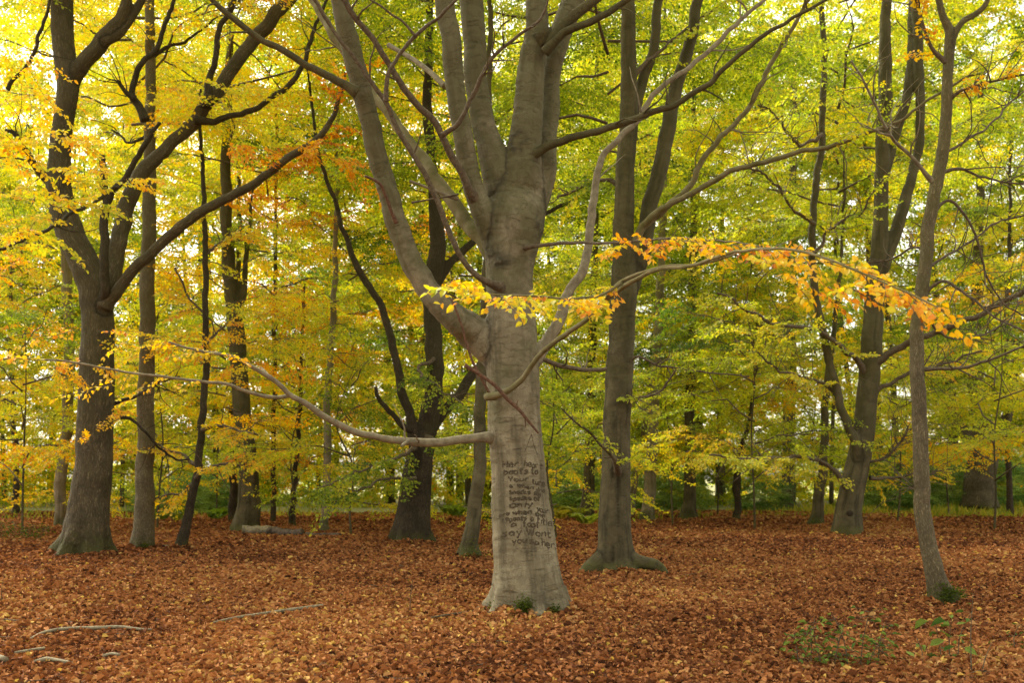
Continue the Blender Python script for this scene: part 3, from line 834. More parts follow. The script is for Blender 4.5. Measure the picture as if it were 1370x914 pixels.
# ================================================================== slim ridged tree at the right
d = 11.6
root = empty('oak_tree', base_loc(1258, 811, d), 'slim ridged trunk with a mossy bent foot, nearest tree on the right', 'tree')
tr = chain([(1262, 806, 44), (1256, 790, 33), (1250, 770, 26), (1244, 745, 24), (1238, 715, 22), (1234, 670, 21.5), (1232, 625, 20.5), (1231, 569, 19.5), (1228, 512, 19), (1228, 456, 18.5), (1229, 428, 18.5),
            (1238, 352, 18), (1243, 302, 17.5), (1251, 252, 17), (1261, 201, 16.5), (1266, 151, 15), (1269, 101, 14), (1271, 60, 14), (1268, 38, 12), (1262, 25, 10), (1256, 0, 9)], d, base=True, wig=.012)
f2 = chain([(1271, 66, 11), (1279, 42, 9), (1293, 26, 8.5), (1308, 18, 8), (1319, 5, 7.5), (1328, -25, 6)], d, 0, -.3, wig=.01)
skin_tree(root, [('trunk', tr), ('limb', f2)], M['oakfine'], 'oak', vox=.011, lobes=3, flare=.10, seed=3)
R = [chain([(1250, 245, 7), (1232, 226, 5), (1213, 204, 4.5), (1200, 192, 4.5), (1188, 174, 4), (1168, 136, 3.4), (1150, 100, 3), (1137, 80, 2.4)], d, 0, -.6, wig=.015, ext=False),
     chain([(1268, 85, 7), (1246, 65, 5), (1236, 40, 4.5), (1230, 20, 4), (1225, 0, 4)], d, 0, -.3, wig=.01),
     chain([(1266, 138, 6), (1280, 125, 4.5), (1293, 118, 4), (1324, 108, 3.6), (1370, 98, 3), (1420, 92, 2)], d, 0, -.6, wig=.012),
     chain([(1229, 495, 6), (1250, 494, 4.6), (1288, 493, 4.2), (1318, 484, 4), (1345, 474, 3.6), (1372, 463, 3.2), (1440, 445, 2)], d, 0, -.8, wig=.012),
     chain([(1238, 360, 5), (1262, 345, 3.6), (1290, 330, 3.2), (1330, 300, 2.8), (1372, 288, 2.4), (1420, 275, 1.5)], d, .1, 1, wig=.02),
     chain([(1234, 395, 5), (1262, 375, 4), (1300, 400, 3.6), (1330, 425, 3), (1370, 442, 2.6), (1430, 462, 2)], d, 0, -1, wig=.02),
     chain([(1246, 290, 5), (1268, 268, 4), (1290, 290, 3.4), (1310, 330, 3), (1322, 372, 2.6), (1340, 400, 2.2), (1372, 425, 1.8)], d, 0, .5, wig=.02),
     chain([(1240, 335, 4), (1220, 330, 3), (1190, 345, 2.4), (1160, 350, 1.8)], d, .1, .8, wig=.02),
     chain([(1256, 232, 5), (1285, 225, 4), (1320, 238, 3.2), (1372, 248, 2.4)], d, .1, .6, wig=.02),
     chain([(1262, 205, 4), (1290, 190, 3.4), (1330, 160, 3), (1372, 120, 2.4)], d, .2, 1.0, wig=.02),
     chain([(1236, 410, 4), (1255, 445, 3), (1290, 455, 2.6), (1330, 440, 2.2), (1372, 405, 1.6)], d, .1, .9, wig=.03),
     chain([(1232, 560, 3), (1226, 540, 2.4), (1232, 500, 2), (1250, 470, 1.6)], d, .1, .4, wig=.02),
     chain([(1234, 670, 4), (1228, 655, 2.4), (1223, 640, 2)], d, .0, .2)]
for q in R: branch(root, q, M['twig'] if q is not R[0] else M['palebranch'], n=6, twigs=13, tl=.85)
moss(root, 1268, 798, d - .14, .07, 700)
moss(root, 1284, 800, d - .05, .05, 400)
run_sprays(root, [R[1], R[2]], 'foliage', 4.5, .5, (.66, .08), (.68, .5, 1))

# ================================================================== forked beech further right
d = 26.6
root = empty('beech_tree', base_loc(1137, 715, d), 'smooth brown beech leaning right then forking high, with a dark knot low on its trunk', 'tree')
tr = chain([(1134, 712, 44), (1136, 690, 37), (1140, 655, 34), (1148, 620, 32), (1156, 569, 29), (1162, 512, 28), (1166, 456, 28), (1169, 420, 27), (1171, 377, 25), (1176, 335, 23),
            (1179, 290, 20), (1180, 226, 19), (1183, 151, 19), (1184, 101, 18), (1184, 50, 16), (1186, 0, 14)], d, base=True, wig=.02)
s2 = chain([(1174, 385, 18), (1184, 345, 20), (1198, 312, 18), (1210, 270, 16), (1221, 230, 14), (1230, 195, 13), (1231, 126, 13), (1228, 50, 13), (1225, 0, 12)], d, 0, .4, wig=.02)
s3 = chain([(1183, 240, 13), (1194, 195, 14), (1206, 155, 14), (1215, 116, 13), (1219, 60, 12), (1221, 0, 11)], d, .2, .8, wig=.02)
s4 = chain([(1148, 612, 16), (1142, 588, 13), (1131, 563, 12.5), (1120, 524, 12), (1109, 484, 12), (1098, 434, 12), (1092, 403, 11), (1086, 340, 11), (1087, 300, 11), (1091, 252, 11), (1098, 200, 10.5), (1102, 130, 10), (1103, 80, 9.5), (1101, 15, 9)], d, -.2, -1.0, wig=.03)
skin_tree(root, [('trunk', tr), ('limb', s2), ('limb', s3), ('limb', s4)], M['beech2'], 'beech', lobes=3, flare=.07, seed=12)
kb = [chain([(1137, 655, 10), (1128, 645, 8), (1119, 633, 6.5), (1109, 624, 5.5), (1095, 617, 5), (1080, 614, 5), (1035, 612, 4.2), (996, 615, 3.6), (950, 608, 2.4)], d, -.12, -2.5, wig=.05),
      chain([(1158, 500, 9), (1146, 486, 7), (1132, 470, 6.5), (1118, 458, 6), (1092, 442, 5.5), (1060, 436, 5), (1030, 432, 4.5), (1000, 416, 4), (960, 390, 3)], d, -.05, -2, wig=.05),
      chain([(1168, 488, 12), (1182, 479, 9), (1215, 460, 8.5), (1249, 445, 8.5), (1300, 425, 8), (1356, 398, 7), (1420, 370, 6)], d, -.05, -3, wig=.05),
      chain([(1166, 527, 9), (1180, 517, 6), (1221, 498, 5), (1260, 488, 4), (1310, 470, 3)], d, -.05, -1, wig=.05),
      chain([(1158, 610, 6), (1168, 618, 4), (1190, 608, 3.6), (1208, 585, 3), (1216, 570, 2)], d, -.1, -.8, wig=.04, ext=False),
      chain([(1164, 640, 5), (1190, 640, 3.6), (1225, 636, 3.2), (1270, 630, 2.4)], d, 0, .5, wig=.04, ext=False),
      chain([(1120, 525, 5), (1090, 510, 4), (1060, 500, 3.4), (1020, 480, 2.8), (1000, 440, 2.2)], d, -.12, -1, wig=.06),
      chain([(1090, 300, 5), (1060, 280, 4), (1030, 240, 3.4), (990, 215, 2.4)], d, -.82, -2, wig=.06),
      chain([(1100, 180, 5), (1070, 195, 4), (1045, 160, 3.2), (1015, 140, 2.4)], d, -.82, -2, wig=.06),
      chain([(1088, 340, 5), (1120, 300, 4), (1150, 285, 3.2), (1180, 240, 2.4)], d, -.82, -2, wig=.06)]
for q in kb: branch(root, q, M['twig'], n=6, twigs=18, tl=1.9)
run_sprays(root, [kb[0], kb[1], kb[6]], 'foliage', 4.2, 1.0, (.50, .12), (.50, .6, 1), leafscale=1.1)
run_sprays(root, [kb[7], kb[8], kb[9]], 'foliage', 3.4, 1.0, (.45, .12), (.45, .6, 1), leafscale=1.1)
run_sprays(root, [kb[3], kb[5], kb[4]], 'foliage', 2.6, .9, (.55, .12), (.55, .6, 1), leafscale=1.1)
kn = tube_arrays(np.array([np.r_[P(1137, 687, d - .385), .05], np.r_[P(1137, 687, d - .37), .085], np.r_[P(1137, 687, d - .30), .10]]), 12)
link('knot', mk_mesh('knot', kn[0] - np.array(root.location), [kn[1], kn[2]], {'bark': (kn[3], 'FLOAT_VECTOR')}), M['dark'], root)
add_crown(root, 'high_a', (P(1195, 640, d)[0], d + 4.5, 0), 2.1, 1.15, (.40, .7, 1))

# ================================================================== big oak at the left
d = 19.0
root = empty('oak_tree', base_loc(118, 745, d), 'massive ridged oak with a broad mossy foot and several thick limbs, far left', 'tree')
tr = chain([(110, 744, 74), (112, 728, 66), (115, 712, 60), (118, 690, 55), (121, 660, 52), (125, 625, 48), (128, 569, 46), (129, 512, 45), (130, 456, 43), (130, 415, 42), (124, 380, 42),
            (108, 345, 39), (91, 302, 37), (80, 255, 32), (79, 201, 29), (87, 151, 27), (91, 105, 29), (84, 60, 29), (83, 0, 29)], d, base=True, wig=.02)
l1 = chain([(90, 118, 22), (101, 100, 22), (118, 78, 21), (134, 56, 22), (148, 42, 20), (161, 22, 15), (170, 5, 14), (178, -30, 12)], d, 0, -.6, wig=.02)
l2 = chain([(140, 55, 14), (160, 44, 13), (174, 26, 12), (184, 10, 12), (192, -5, 11), (205, -50, 8)], d, -.2, .4, wig=.02)
l3 = chain([(136, 400, 26), (150, 370, 25), (156, 335, 23), (162, 302, 22), (176, 262, 22), (196, 222, 20), (236, 186, 17), (258, 165, 17), (272, 146, 18), (297, 111, 18), (327, 70, 18), (356, 36, 18), (385, 0, 17)], d, .1, 1.2, wig=.03)
l4 = chain([(140, 412, 22), (151, 395, 17), (162, 380, 16), (176, 364, 15.5), (216, 327, 15), (240, 305, 15), (262, 287, 14.5), (312, 262, 13), (357, 234, 12), (383, 214, 11.5), (405, 198, 11), (428, 180, 10), (443, 158, 9), (455, 128, 8), (462, 95, 6)], d, -.2, -1.5, wig=.03)
l5 = chain([(262, 160, 10), (285, 164, 8), (303, 158, 7.5), (325, 150, 7.5), (347, 141, 7), (372, 125, 7), (393, 108, 7), (406, 85, 6.5), (412, 60, 6), (420, 40, 5)], d, .4, .2, wig=.03)
skin_tree(root, [('trunk', tr), ('limb', l1), ('limb', l2), ('limb', l3), ('limb', l4)], M['oak'], 'oak', lobes=5, flare=.24, seed=5)
branch(root, l5, M['dark'], n=8, twigs=6, tl=.9)
mids = chain([(136, 425, 14, .0), (139, 402, 14, -.2), (141, 380, 12), (138, 302, 12), (142, 272, 11), (139, 240, 10), (137, 208, 9)], d, -.4, -.6, wig=.02, ext=False)
branch(root, mids, M['dark'], 'dead_stub', n=8, extra=[chain([(142, 275, 9), (152, 258, 8.5), (166, 241, 8), (180, 218, 7.5), (196, 191, 7), (215, 165, 4)], d, -.5, -.9, wig=.03, ext=False)])
lm = [chain([(276, 144, 12), (284, 91, 8), (290, 60, 8), (296, 35, 7.5), (310, 10, 7), (322, -30, 5)], d, .3, .1, wig=.03),
      chain([(74, 246, 14), (60, 236, 11), (48, 222, 10), (36, 203, 9), (22, 180, 7), (5, 172, 4)], d, 0, -.5, wig=.03, ext=False),
      chain([(194, 161, 10), (186, 146, 9.5), (180, 132, 9), (177, 118, 8.5), (180, 98, 8.5), (190, 80, 8), (205, 68, 7.5), (219, 40, 6.5), (229, 15, 6), (232, 0, 5.5)], d, -.2, -.6, wig=.03),
      chain([(181, 132, 8), (168, 122, 6), (156, 106, 5)], d, -.3, -.5, wig=.02, ext=False),
      chain([(-20, 345, 4), (30, 322, 4.4), (70, 300, 4.6), (100, 285, 4.6), (125, 270, 4.6), (160, 250, 4.2)], d, -3, -1, wig=.04, ext=False),
      chain([(10, 120, 5), (35, 85, 5), (52, 45, 5), (62, 20, 4.5), (70, -20, 4)], d, -2, -1.5, wig=.04),
      chain([(152, 560, 6), (175, 562, 4), (200, 585, 3.4), (230, 610, 3), (256, 616, 2.4)], d, .3, 1.2, wig=.04, ext=False),
      chain([(152, 540, 5), (180, 530, 3.6), (205, 515, 3), (240, 505, 2.4)], d, .3, 1.2, wig=.04, ext=False)]
for q in lm: branch(root, q, M['dark'], n=6, twigs=9, tl=1.1)
run_sprays(root, [chain([(-30, 150, 3), (20, 190, 3), (70, 225, 3), (130, 225, 3)], d, -4.5, -4), chain([(-20, 260, 3), (50, 250, 3), (110, 240, 3), (190, 235, 3), (245, 200, 3)], d, -4.2, -3.5),
                  chain([(-30, 330, 3), (40, 310, 3), (90, 320, 3)], d, -4.2, -3.5), chain([(-20, 60, 3), (40, 90, 3), (60, 130, 3)], d, -4.2, -3.5), chain([(-20, 200, 3), (60, 185, 3), (120, 190, 3)], d, -4.4, -3.6), chain([(20, 290, 3), (90, 270, 3), (150, 280, 3)], d, -4.4, -3.6)], 'foliage', 4.2, .8, (.57, .12), (.57, .7, 1.05), leafscale=1.1)
run_sprays(root, [l4[int(len(l4) * .35):], chain([(300, 190, 3), (380, 200, 3), (460, 215, 3), (520, 260, 3)], d, -1.2, 1)], 'foliage', 4, .9, (.74, .1), (.74, .5, 1), leafscale=1.1)
run_sprays(root, [chain([(110, 600, 3), (125, 580, 3), (140, 560, 3), (150, 545, 3)], d, -1.1, -1.4, ext=False), chain([(60, 470, 3), (100, 500, 3), (140, 480, 3)], d, -2, -2.4, ext=False)], 'foliage', 4, .6, (.66, .08), (.66, .5, 1))
add_crown(root, 'tall_b', (P(90, 640, d)[0], d + 3.2, 3.5), .4, 1.0, (.54, .65, 1))

# ================================================================== straight slim trunk beside the oak
d = 20.6
root = empty('oak_tree', base_loc(191, 737, d), 'straight ridged pole-like trunk directly right of the massive oak', 'tree')
tr = chain([(191, 735, 34), (192, 715, 29), (193, 681, 27), (194, 625, 24), (195, 570, 23), (196, 512, 22), (197, 455, 21), (197, 403, 20.5), (199, 302, 19), (200, 220, 17), (201, 151, 15), (201, 50, 13.5), (200, 0, 13)], d, base=True, wig=.02)
skin_tree(root, [('trunk', tr)], M['oakfine'], 'oak', lobes=4, flare=.12, seed=8)
moss(root, 193, 735, d - .25, .10, 500)
for q in (chain([(200, 80, 6), (222, 62, 5), (246, 58, 4), (270, 40, 3)], d, 0, .5, wig=.04), chain([(199, 180, 5), (180, 190, 3.6), (150, 175, 2.6)], d, 0, .6, wig=.04)):
    branch(root, q, M['dark'], n=6, twigs=6, tl=1.0)
add_crown(root, 'high_a', (P(215, 640, d)[0], d + 5, 2.5), 3.0, 1.0, (.52, .65, 1))

# ================================================================== slim dark leaning stem
d = 20.4
root = empty('young_tree', base_loc(243, 737, d), 'slender dark leaning stem with drooping side branches, right of the straight trunk', 'tree')
tr = chain([(242, 735, 20), (245, 718, 15), (250, 698, 13), (256, 675, 11.5), (260, 653, 11), (265, 614, 10), (270, 569, 9.5), (274, 512, 9), (276, 456, 8.5), (275, 400, 8), (274, 302, 7), (271, 250, 6), (270, 200, 5), (268, 120, 3)], d, base=True, wig=.03)
link('trunk', tubes_mesh('trunk', [tr - np.r_[np.array(root.location), 0]], 12), M['dark'], root)
rb = [chain([(270, 575, 5), (290, 570, 4), (320, 577, 3.6), (345, 582, 2.4)], d, -.1, -.7, wig=.04, ext=False), chain([(262, 640, 5), (275, 628, 4), (300, 622, 3.4), (322, 624, 2.4)], d, -.1, -.6, wig=.04, ext=False),
      chain([(262, 622, 5), (240, 610, 3.4), (215, 596, 2.8), (200, 585, 2)], d, 0, .5, wig=.04, ext=False), chain([(262, 645, 5), (240, 660, 3.4), (210, 668, 2.4)], d, 0, .4, wig=.04, ext=False),
      chain([(276, 460, 4), (296, 440, 3), (310, 425, 2)], d, 0, .3, wig=.03, ext=False), chain([(275, 340, 4), (300, 320, 3), (340, 310, 2)], d, 0, .5, wig=.04, ext=False),
      chain([(275, 420, 4), (250, 395, 3), (235, 360, 2.4)], d, 0, .5, wig=.04, ext=False)]
for q in rb: branch(root, q, M['twig'], n=6, twigs=6, tl=.8)
run_sprays(root, rb, 'foliage', 5.5, .8, (.62, .12), (.62, .6, 1), leafscale=1.1)
add_crown(root, 'low_b', (tr[-30][0], d + 1.8, 2.2), 1.0, 1.0, (.55, .65, 1))

# ================================================================== dark forked tree left of centre
d = 22.7
root = empty('oak_tree', base_loc(550, 728, d), 'dark trunk with a curving low side stem, half hidden left of the carved beech', 'tree')
tr = chain([(549, 726, 62), (550, 710, 52), (553, 685, 45), (556, 645, 41), (561, 611, 36), (570, 580, 31), (577, 545, 27), (581, 500, 25), (580, 453, 24), (577, 403, 24), (581, 352, 24), (586, 320, 22), (582, 260, 18), (576, 200, 16), (572, 100, 13), (575, 0, 11)], d, base=True, wig=.03)
s2 = chain([(556, 622, 20), (552, 590, 16), (549, 556, 14), (537, 526, 13.5), (532, 491, 12.5), (524, 455, 12), (516, 428, 11.5), (509, 405, 11), (497, 386, 11), (484, 366, 11), (473, 345, 10), (463, 322, 9), (448, 270, 8), (430, 221, 7), (415, 126, 6), (408, 60, 5)], d, -.2, -.8, wig=.03)
s3 = chain([(568, 590, 18), (590, 553, 15), (615, 527, 15), (637, 497, 14), (665, 462, 12), (700, 420, 9)], d, .1, .8, wig=.03, ext=False)
s4 = chain([(580, 390, 12), (596, 362, 12), (614, 340, 12), (640, 320, 10), (720, 290, 8), (790, 255, 6)], d, .1, .8, wig=.03, ext=False)
skin_tree(root, [('trunk', tr), ('limb', s2), ('limb', s3), ('limb', s4)], M['dark'], 'oak', lobes=4, flare=.13, seed=15)
branch(root, chain([(550, 575, 9), (540, 571, 7.5), (528, 558, 7), (516, 546, 7), (506, 532, 6), (500, 518, 5)], d, -.3, -.8, wig=.03, ext=False), M['dark'], n=6)
fr = [chain([(556, 600, 6), (530, 612, 4), (500, 622, 3.4), (460, 640, 2.4), (430, 655, 1.6)], d, -.3, -2.4, wig=.05, ext=False), chain([(570, 585, 6), (595, 592, 4), (630, 588, 3), (650, 580, 2)], d, -.3, -1.6, wig=.05, ext=False),
      chain([(556, 640, 5), (520, 640, 3.6), (480, 655, 2.6), (450, 672, 1.6)], d, -.4, -2.2, wig=.05, ext=False), chain([(580, 480, 5), (560, 500, 3.4), (620, 540, 2)], d, -.2, -2, wig=.05, ext=False)]
for q in fr: branch(root, q, M['twig'], n=6, twigs=5, tl=.8)
run_sprays(root, fr, 'foliage', 5.0, .95, (.36, .14), (.36, .7, 1), leafscale=1.05)
add_crown(root, 'tall_a', (P(600, 640, d)[0], d + 4.6, 1.4), 1.3, 1.0, (.35, .75, .95))

# ================================================================== further trunks
def simple_tree(kind, label, pts, d, mat, crowns=(), base=True, skin=False, minors=(), group=None, seed=1, mossy=None):
    r = empty(kind, base_loc(pts[0][0], pts[0][1], d), label, 'tree', group)
    q = chain(pts, d, base=base, wig=.03)
    if skin: skin_tree(r, [('trunk', q)] + [('limb', chain(p, d, a, b, wig=.03)) for p, a, b in minors if p[0][2] > 11], M[mat], 'beech', lobes=4, flare=.12, seed=seed)
    else: link('trunk', tubes_mesh('trunk', [q - np.r_[np.array(r.location), 0]], 12), M[mat], r)
    for p, a, b in minors:
        if skin and p[0][2] > 11: continue
        branch(r, chain(p, d, a, b, wig=.05), M['twig'], n=6, twigs=6, tl=1.2)
    for (var, dx, dy, z, rot, sc, col) in crowns:
        add_crown(r, var, (r.location.x + dx, d + dy, z), rot, sc, col)
    if mossy: moss(r, mossy[0], mossy[1], d - .3, .14, 500)
    return r


YG, GR, YE, OR = (.37, .75, 1.0), (.28, .7, 1.0), (.48, .75, 1.0), (.70, .75, 1.0)
simple_tree('beech_tree', 'brown trunk leaning left as it rises, beside the pale fallen log', [(330, 709, 40), (331, 690, 34), (333, 653, 28), (329, 597, 25), (323, 541, 24), (319, 484, 23), (316, 440, 23), (309, 385, 20), (303, 302, 17), (303, 200, 14), (306, 100, 11), (308, 0, 9)], 28.5, 'beech2',
            [('mid_a', .5, 1.5, 2.0, .2, 1.1, YE), ('tall_a', 0, 2.5, 4, 4.0, 1, YG)], skin=True, minors=[([(316, 420, 14), (326, 390, 10), (330, 340, 8), (338, 250, 5)], 0, .6)], seed=21)
simple_tree('young_tree', 'thin dark trunk close behind the leaning brown trunk by the log', [(312, 690, 13), (312, 640, 10), (311, 560, 9), (314, 450, 8), (320, 300, 6), (318, 150, 4)], 34, 'dark', [('low_a', 0, .5, 1.6, 1, 1.2, YE)])
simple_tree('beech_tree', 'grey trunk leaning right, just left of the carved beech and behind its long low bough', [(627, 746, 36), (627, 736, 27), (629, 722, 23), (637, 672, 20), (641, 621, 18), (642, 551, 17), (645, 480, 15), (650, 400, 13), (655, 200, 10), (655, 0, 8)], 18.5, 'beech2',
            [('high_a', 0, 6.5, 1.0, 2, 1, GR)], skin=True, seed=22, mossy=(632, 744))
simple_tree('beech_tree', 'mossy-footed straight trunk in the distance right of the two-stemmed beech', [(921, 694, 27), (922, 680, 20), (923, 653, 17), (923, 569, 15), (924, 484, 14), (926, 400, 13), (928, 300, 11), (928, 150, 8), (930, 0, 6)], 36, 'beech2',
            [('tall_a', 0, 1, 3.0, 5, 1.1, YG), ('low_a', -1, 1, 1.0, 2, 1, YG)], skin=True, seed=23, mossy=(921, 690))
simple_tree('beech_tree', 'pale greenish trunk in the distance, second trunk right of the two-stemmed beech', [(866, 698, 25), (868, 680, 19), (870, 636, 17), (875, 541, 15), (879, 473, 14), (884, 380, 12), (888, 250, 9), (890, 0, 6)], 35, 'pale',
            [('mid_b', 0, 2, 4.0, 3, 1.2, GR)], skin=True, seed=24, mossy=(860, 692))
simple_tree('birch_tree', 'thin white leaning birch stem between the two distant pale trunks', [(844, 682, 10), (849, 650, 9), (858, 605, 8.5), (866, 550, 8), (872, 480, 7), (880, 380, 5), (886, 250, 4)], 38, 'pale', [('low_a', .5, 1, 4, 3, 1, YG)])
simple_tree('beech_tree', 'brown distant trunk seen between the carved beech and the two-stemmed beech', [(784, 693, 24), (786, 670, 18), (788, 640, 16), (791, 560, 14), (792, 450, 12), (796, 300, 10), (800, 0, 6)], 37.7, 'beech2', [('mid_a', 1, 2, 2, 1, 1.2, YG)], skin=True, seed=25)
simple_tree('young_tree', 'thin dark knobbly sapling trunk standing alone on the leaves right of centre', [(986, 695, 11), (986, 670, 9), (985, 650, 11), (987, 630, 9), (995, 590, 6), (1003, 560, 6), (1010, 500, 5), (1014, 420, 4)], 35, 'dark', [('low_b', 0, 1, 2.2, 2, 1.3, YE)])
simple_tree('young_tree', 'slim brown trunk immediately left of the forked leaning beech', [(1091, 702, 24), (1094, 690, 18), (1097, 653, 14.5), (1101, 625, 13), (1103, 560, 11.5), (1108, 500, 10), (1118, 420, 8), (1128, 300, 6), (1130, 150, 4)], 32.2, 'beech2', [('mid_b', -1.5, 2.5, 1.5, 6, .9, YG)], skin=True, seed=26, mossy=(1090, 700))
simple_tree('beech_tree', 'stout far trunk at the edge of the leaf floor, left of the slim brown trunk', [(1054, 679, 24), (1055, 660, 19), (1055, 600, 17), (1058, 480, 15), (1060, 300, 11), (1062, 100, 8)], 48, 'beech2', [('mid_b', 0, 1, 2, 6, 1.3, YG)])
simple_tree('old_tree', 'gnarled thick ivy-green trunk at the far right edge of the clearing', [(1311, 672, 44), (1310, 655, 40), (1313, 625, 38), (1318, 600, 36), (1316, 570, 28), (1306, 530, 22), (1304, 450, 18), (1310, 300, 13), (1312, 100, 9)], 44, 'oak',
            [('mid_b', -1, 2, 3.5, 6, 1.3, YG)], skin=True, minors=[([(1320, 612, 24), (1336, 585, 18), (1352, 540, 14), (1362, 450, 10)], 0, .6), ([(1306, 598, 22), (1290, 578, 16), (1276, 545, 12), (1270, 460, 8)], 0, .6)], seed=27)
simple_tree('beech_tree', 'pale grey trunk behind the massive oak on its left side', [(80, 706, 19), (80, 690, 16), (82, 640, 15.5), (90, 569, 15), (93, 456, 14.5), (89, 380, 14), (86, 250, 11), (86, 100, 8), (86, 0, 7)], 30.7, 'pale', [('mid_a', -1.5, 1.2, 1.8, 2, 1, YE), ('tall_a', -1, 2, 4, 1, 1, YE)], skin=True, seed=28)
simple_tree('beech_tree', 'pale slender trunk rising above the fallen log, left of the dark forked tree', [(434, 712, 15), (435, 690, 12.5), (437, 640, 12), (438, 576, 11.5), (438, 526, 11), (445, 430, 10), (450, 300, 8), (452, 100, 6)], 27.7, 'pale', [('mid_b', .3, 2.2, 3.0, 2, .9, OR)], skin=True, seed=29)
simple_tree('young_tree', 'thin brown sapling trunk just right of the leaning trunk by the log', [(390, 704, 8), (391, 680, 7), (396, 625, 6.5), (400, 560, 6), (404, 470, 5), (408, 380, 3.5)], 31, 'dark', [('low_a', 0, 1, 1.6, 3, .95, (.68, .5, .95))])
simple_tree('young_tree', 'thin dark stem near the left edge beyond the green bush', [(20, 690, 10), (21, 670, 8.5), (22, 620, 8), (18, 560, 7), (14, 450, 5), (16, 300, 4)], 40, 'dark', [('mid_a', 0, 1, 1.5, 3, 1.1, YE)])
simple_tree('young_tree', 'very thin straight pole between the log and the leaning brown trunk', [(365, 700, 8), (366, 660, 7), (366, 600, 6.5), (367, 456, 6), (369, 300, 4.5), (370, 120, 3)], 33, 'dark', [('low_a', 0, 2, 3.6, 5, 1.1, YG)])
simple_tree('young_tree', 'thin grey trunk close to the right edge beyond the grass', [(1352, 686, 10), (1351, 660, 8), (1349, 600, 7.5), (1345, 500, 7), (1350, 350, 5), (1352, 200, 3.5)], 38, 'dark', [('mid_b', 1, 2, 1.6, 3, 1.1, YG)])

# ------------------------------------------------------------------ understorey beeches (leafy saplings)
SAP = [(470, 700, 26, 'low_b', 1.05, (.36, .6, .95), 'low dark green leafy sapling beside the dark forked tree, over the fallen log'),
       (395, 700, 30, 'low_a', 1.0, (.66, .5, .95), 'bushy yellow-brown sapling between the log and the leaning brown trunk'),
       (745, 690, 24, 'low_b', 1.0, (.45, .6, 1.0), 'green-gold sapling visible just right of the carved trunk'),
       (655, 690, 30, 'low_a', 1.0, (.40, .6, 1.0), 'green sapling mostly hidden behind the carved trunk'),
       (1010, 690, 29, 'low_a', 1.25, (.46, .6, 1.0), 'wide yellow-green sapling behind the knobbly dark stem'),
       (900, 690, 32, 'low_a', 1.1, (.45, .6, 1.0), 'yellow-green sapling in front of the mossy-footed distant trunk'),
       (1200, 690, 33, 'low_a', 1.1, (.46, .6, 1.0), 'leafy sapling seen right of the forked leaning beech'),
       (1330, 690, 28, 'low_a', 1.2, (.56, .6, .95), 'spreading golden sapling at the right edge above the grass'),
       (210, 690, 29, 'low_a', 1.1, (.56, .6, 1.0), 'yellow sapling behind the straight ridged trunk'),
       (30, 690, 26, 'low_a', 1.1, (.60, .6, 1.0), 'golden sapling left of the massive oak, above the green bush'),
       (120, 690, 33, 'low_b', 1.4, (.52, .6, 1.0), 'yellow-green sapling directly behind the massive oak'),
       (560, 690, 34, 'low_a', 1.3, (.52, .6, 1.0), 'pale yellow sapling behind the dark forked tree'),
       (1090, 690, 38, 'low_a', 1.4, (.48, .6, 1.0), 'far yellow-green sapling behind the slim brown trunk'),
       (290, 690, 36, 'low_a', 1.3, (.50, .6, 1.0), 'far yellow-green sapling between the slender leaning stem and the leaning brown trunk'),
       (700, 690, 38, 'low_a', 1.3, (.46, .6, 1.0), 'far green sapling right behind the carved trunk'),
       (960, 690, 38, 'low_a', 1.2, (.48, .6, 1.0), 'far yellow-green sapling between the mossy-footed trunk and the knobbly dark stem'),
       (1270, 690, 37, 'low_a', 1.3, (.54, .6, 1.0), 'golden sapling behind the slim ridged trunk'),
       (440, 690, 37, 'low_a', 1.3, (.62, .6, 1.0), 'orange-gold sapling behind the pale slender trunk'),
       (-40, 690, 30, 'low_a', 1.3, (.62, .6, 1.0), 'golden sapling cut by the left edge of the view'),
       (1410, 690, 31, 'low_a', 1.3, (.52, .6, 1.0), 'yellow-green sapling cut by the right edge of the view'),
       (810, 690, 40, 'low_a', 1.3, (.46, .6, 1.0), 'far green sapling between the brown distant trunk and the birch')]
for i, (px, py, d, var, sc, colr, lab) in enumerate(SAP):
    x = (px - CX) / F * d
    r = empty('beech_sapling', Vector((x, d, 0)), lab, 'sapling', 'leafy young beeches under the tall trees')
    H = (6.0 if var == 'low_a' else 4.6) * sc
    lx = [random.gauss(0, .16) for _ in range(4)]
    Q = np.array([[0, 0, -.1, .034], [lx[0] * .5, 0, H * .15, .028], [lx[0] + lx[1] * .3, .1, H * .38, .024], [lx[0] - lx[1], .05, H * .62, .016], [lx[2], 0, H * .95, .005]])
    link('trunk', tubes_mesh('trunk', [resample(Q, .2)], 8), M['beech2'], r)
    add_crown(r, var, (x, d, 0), i * 1.7, sc, (colr[0] - .07, .75, colr[2]))

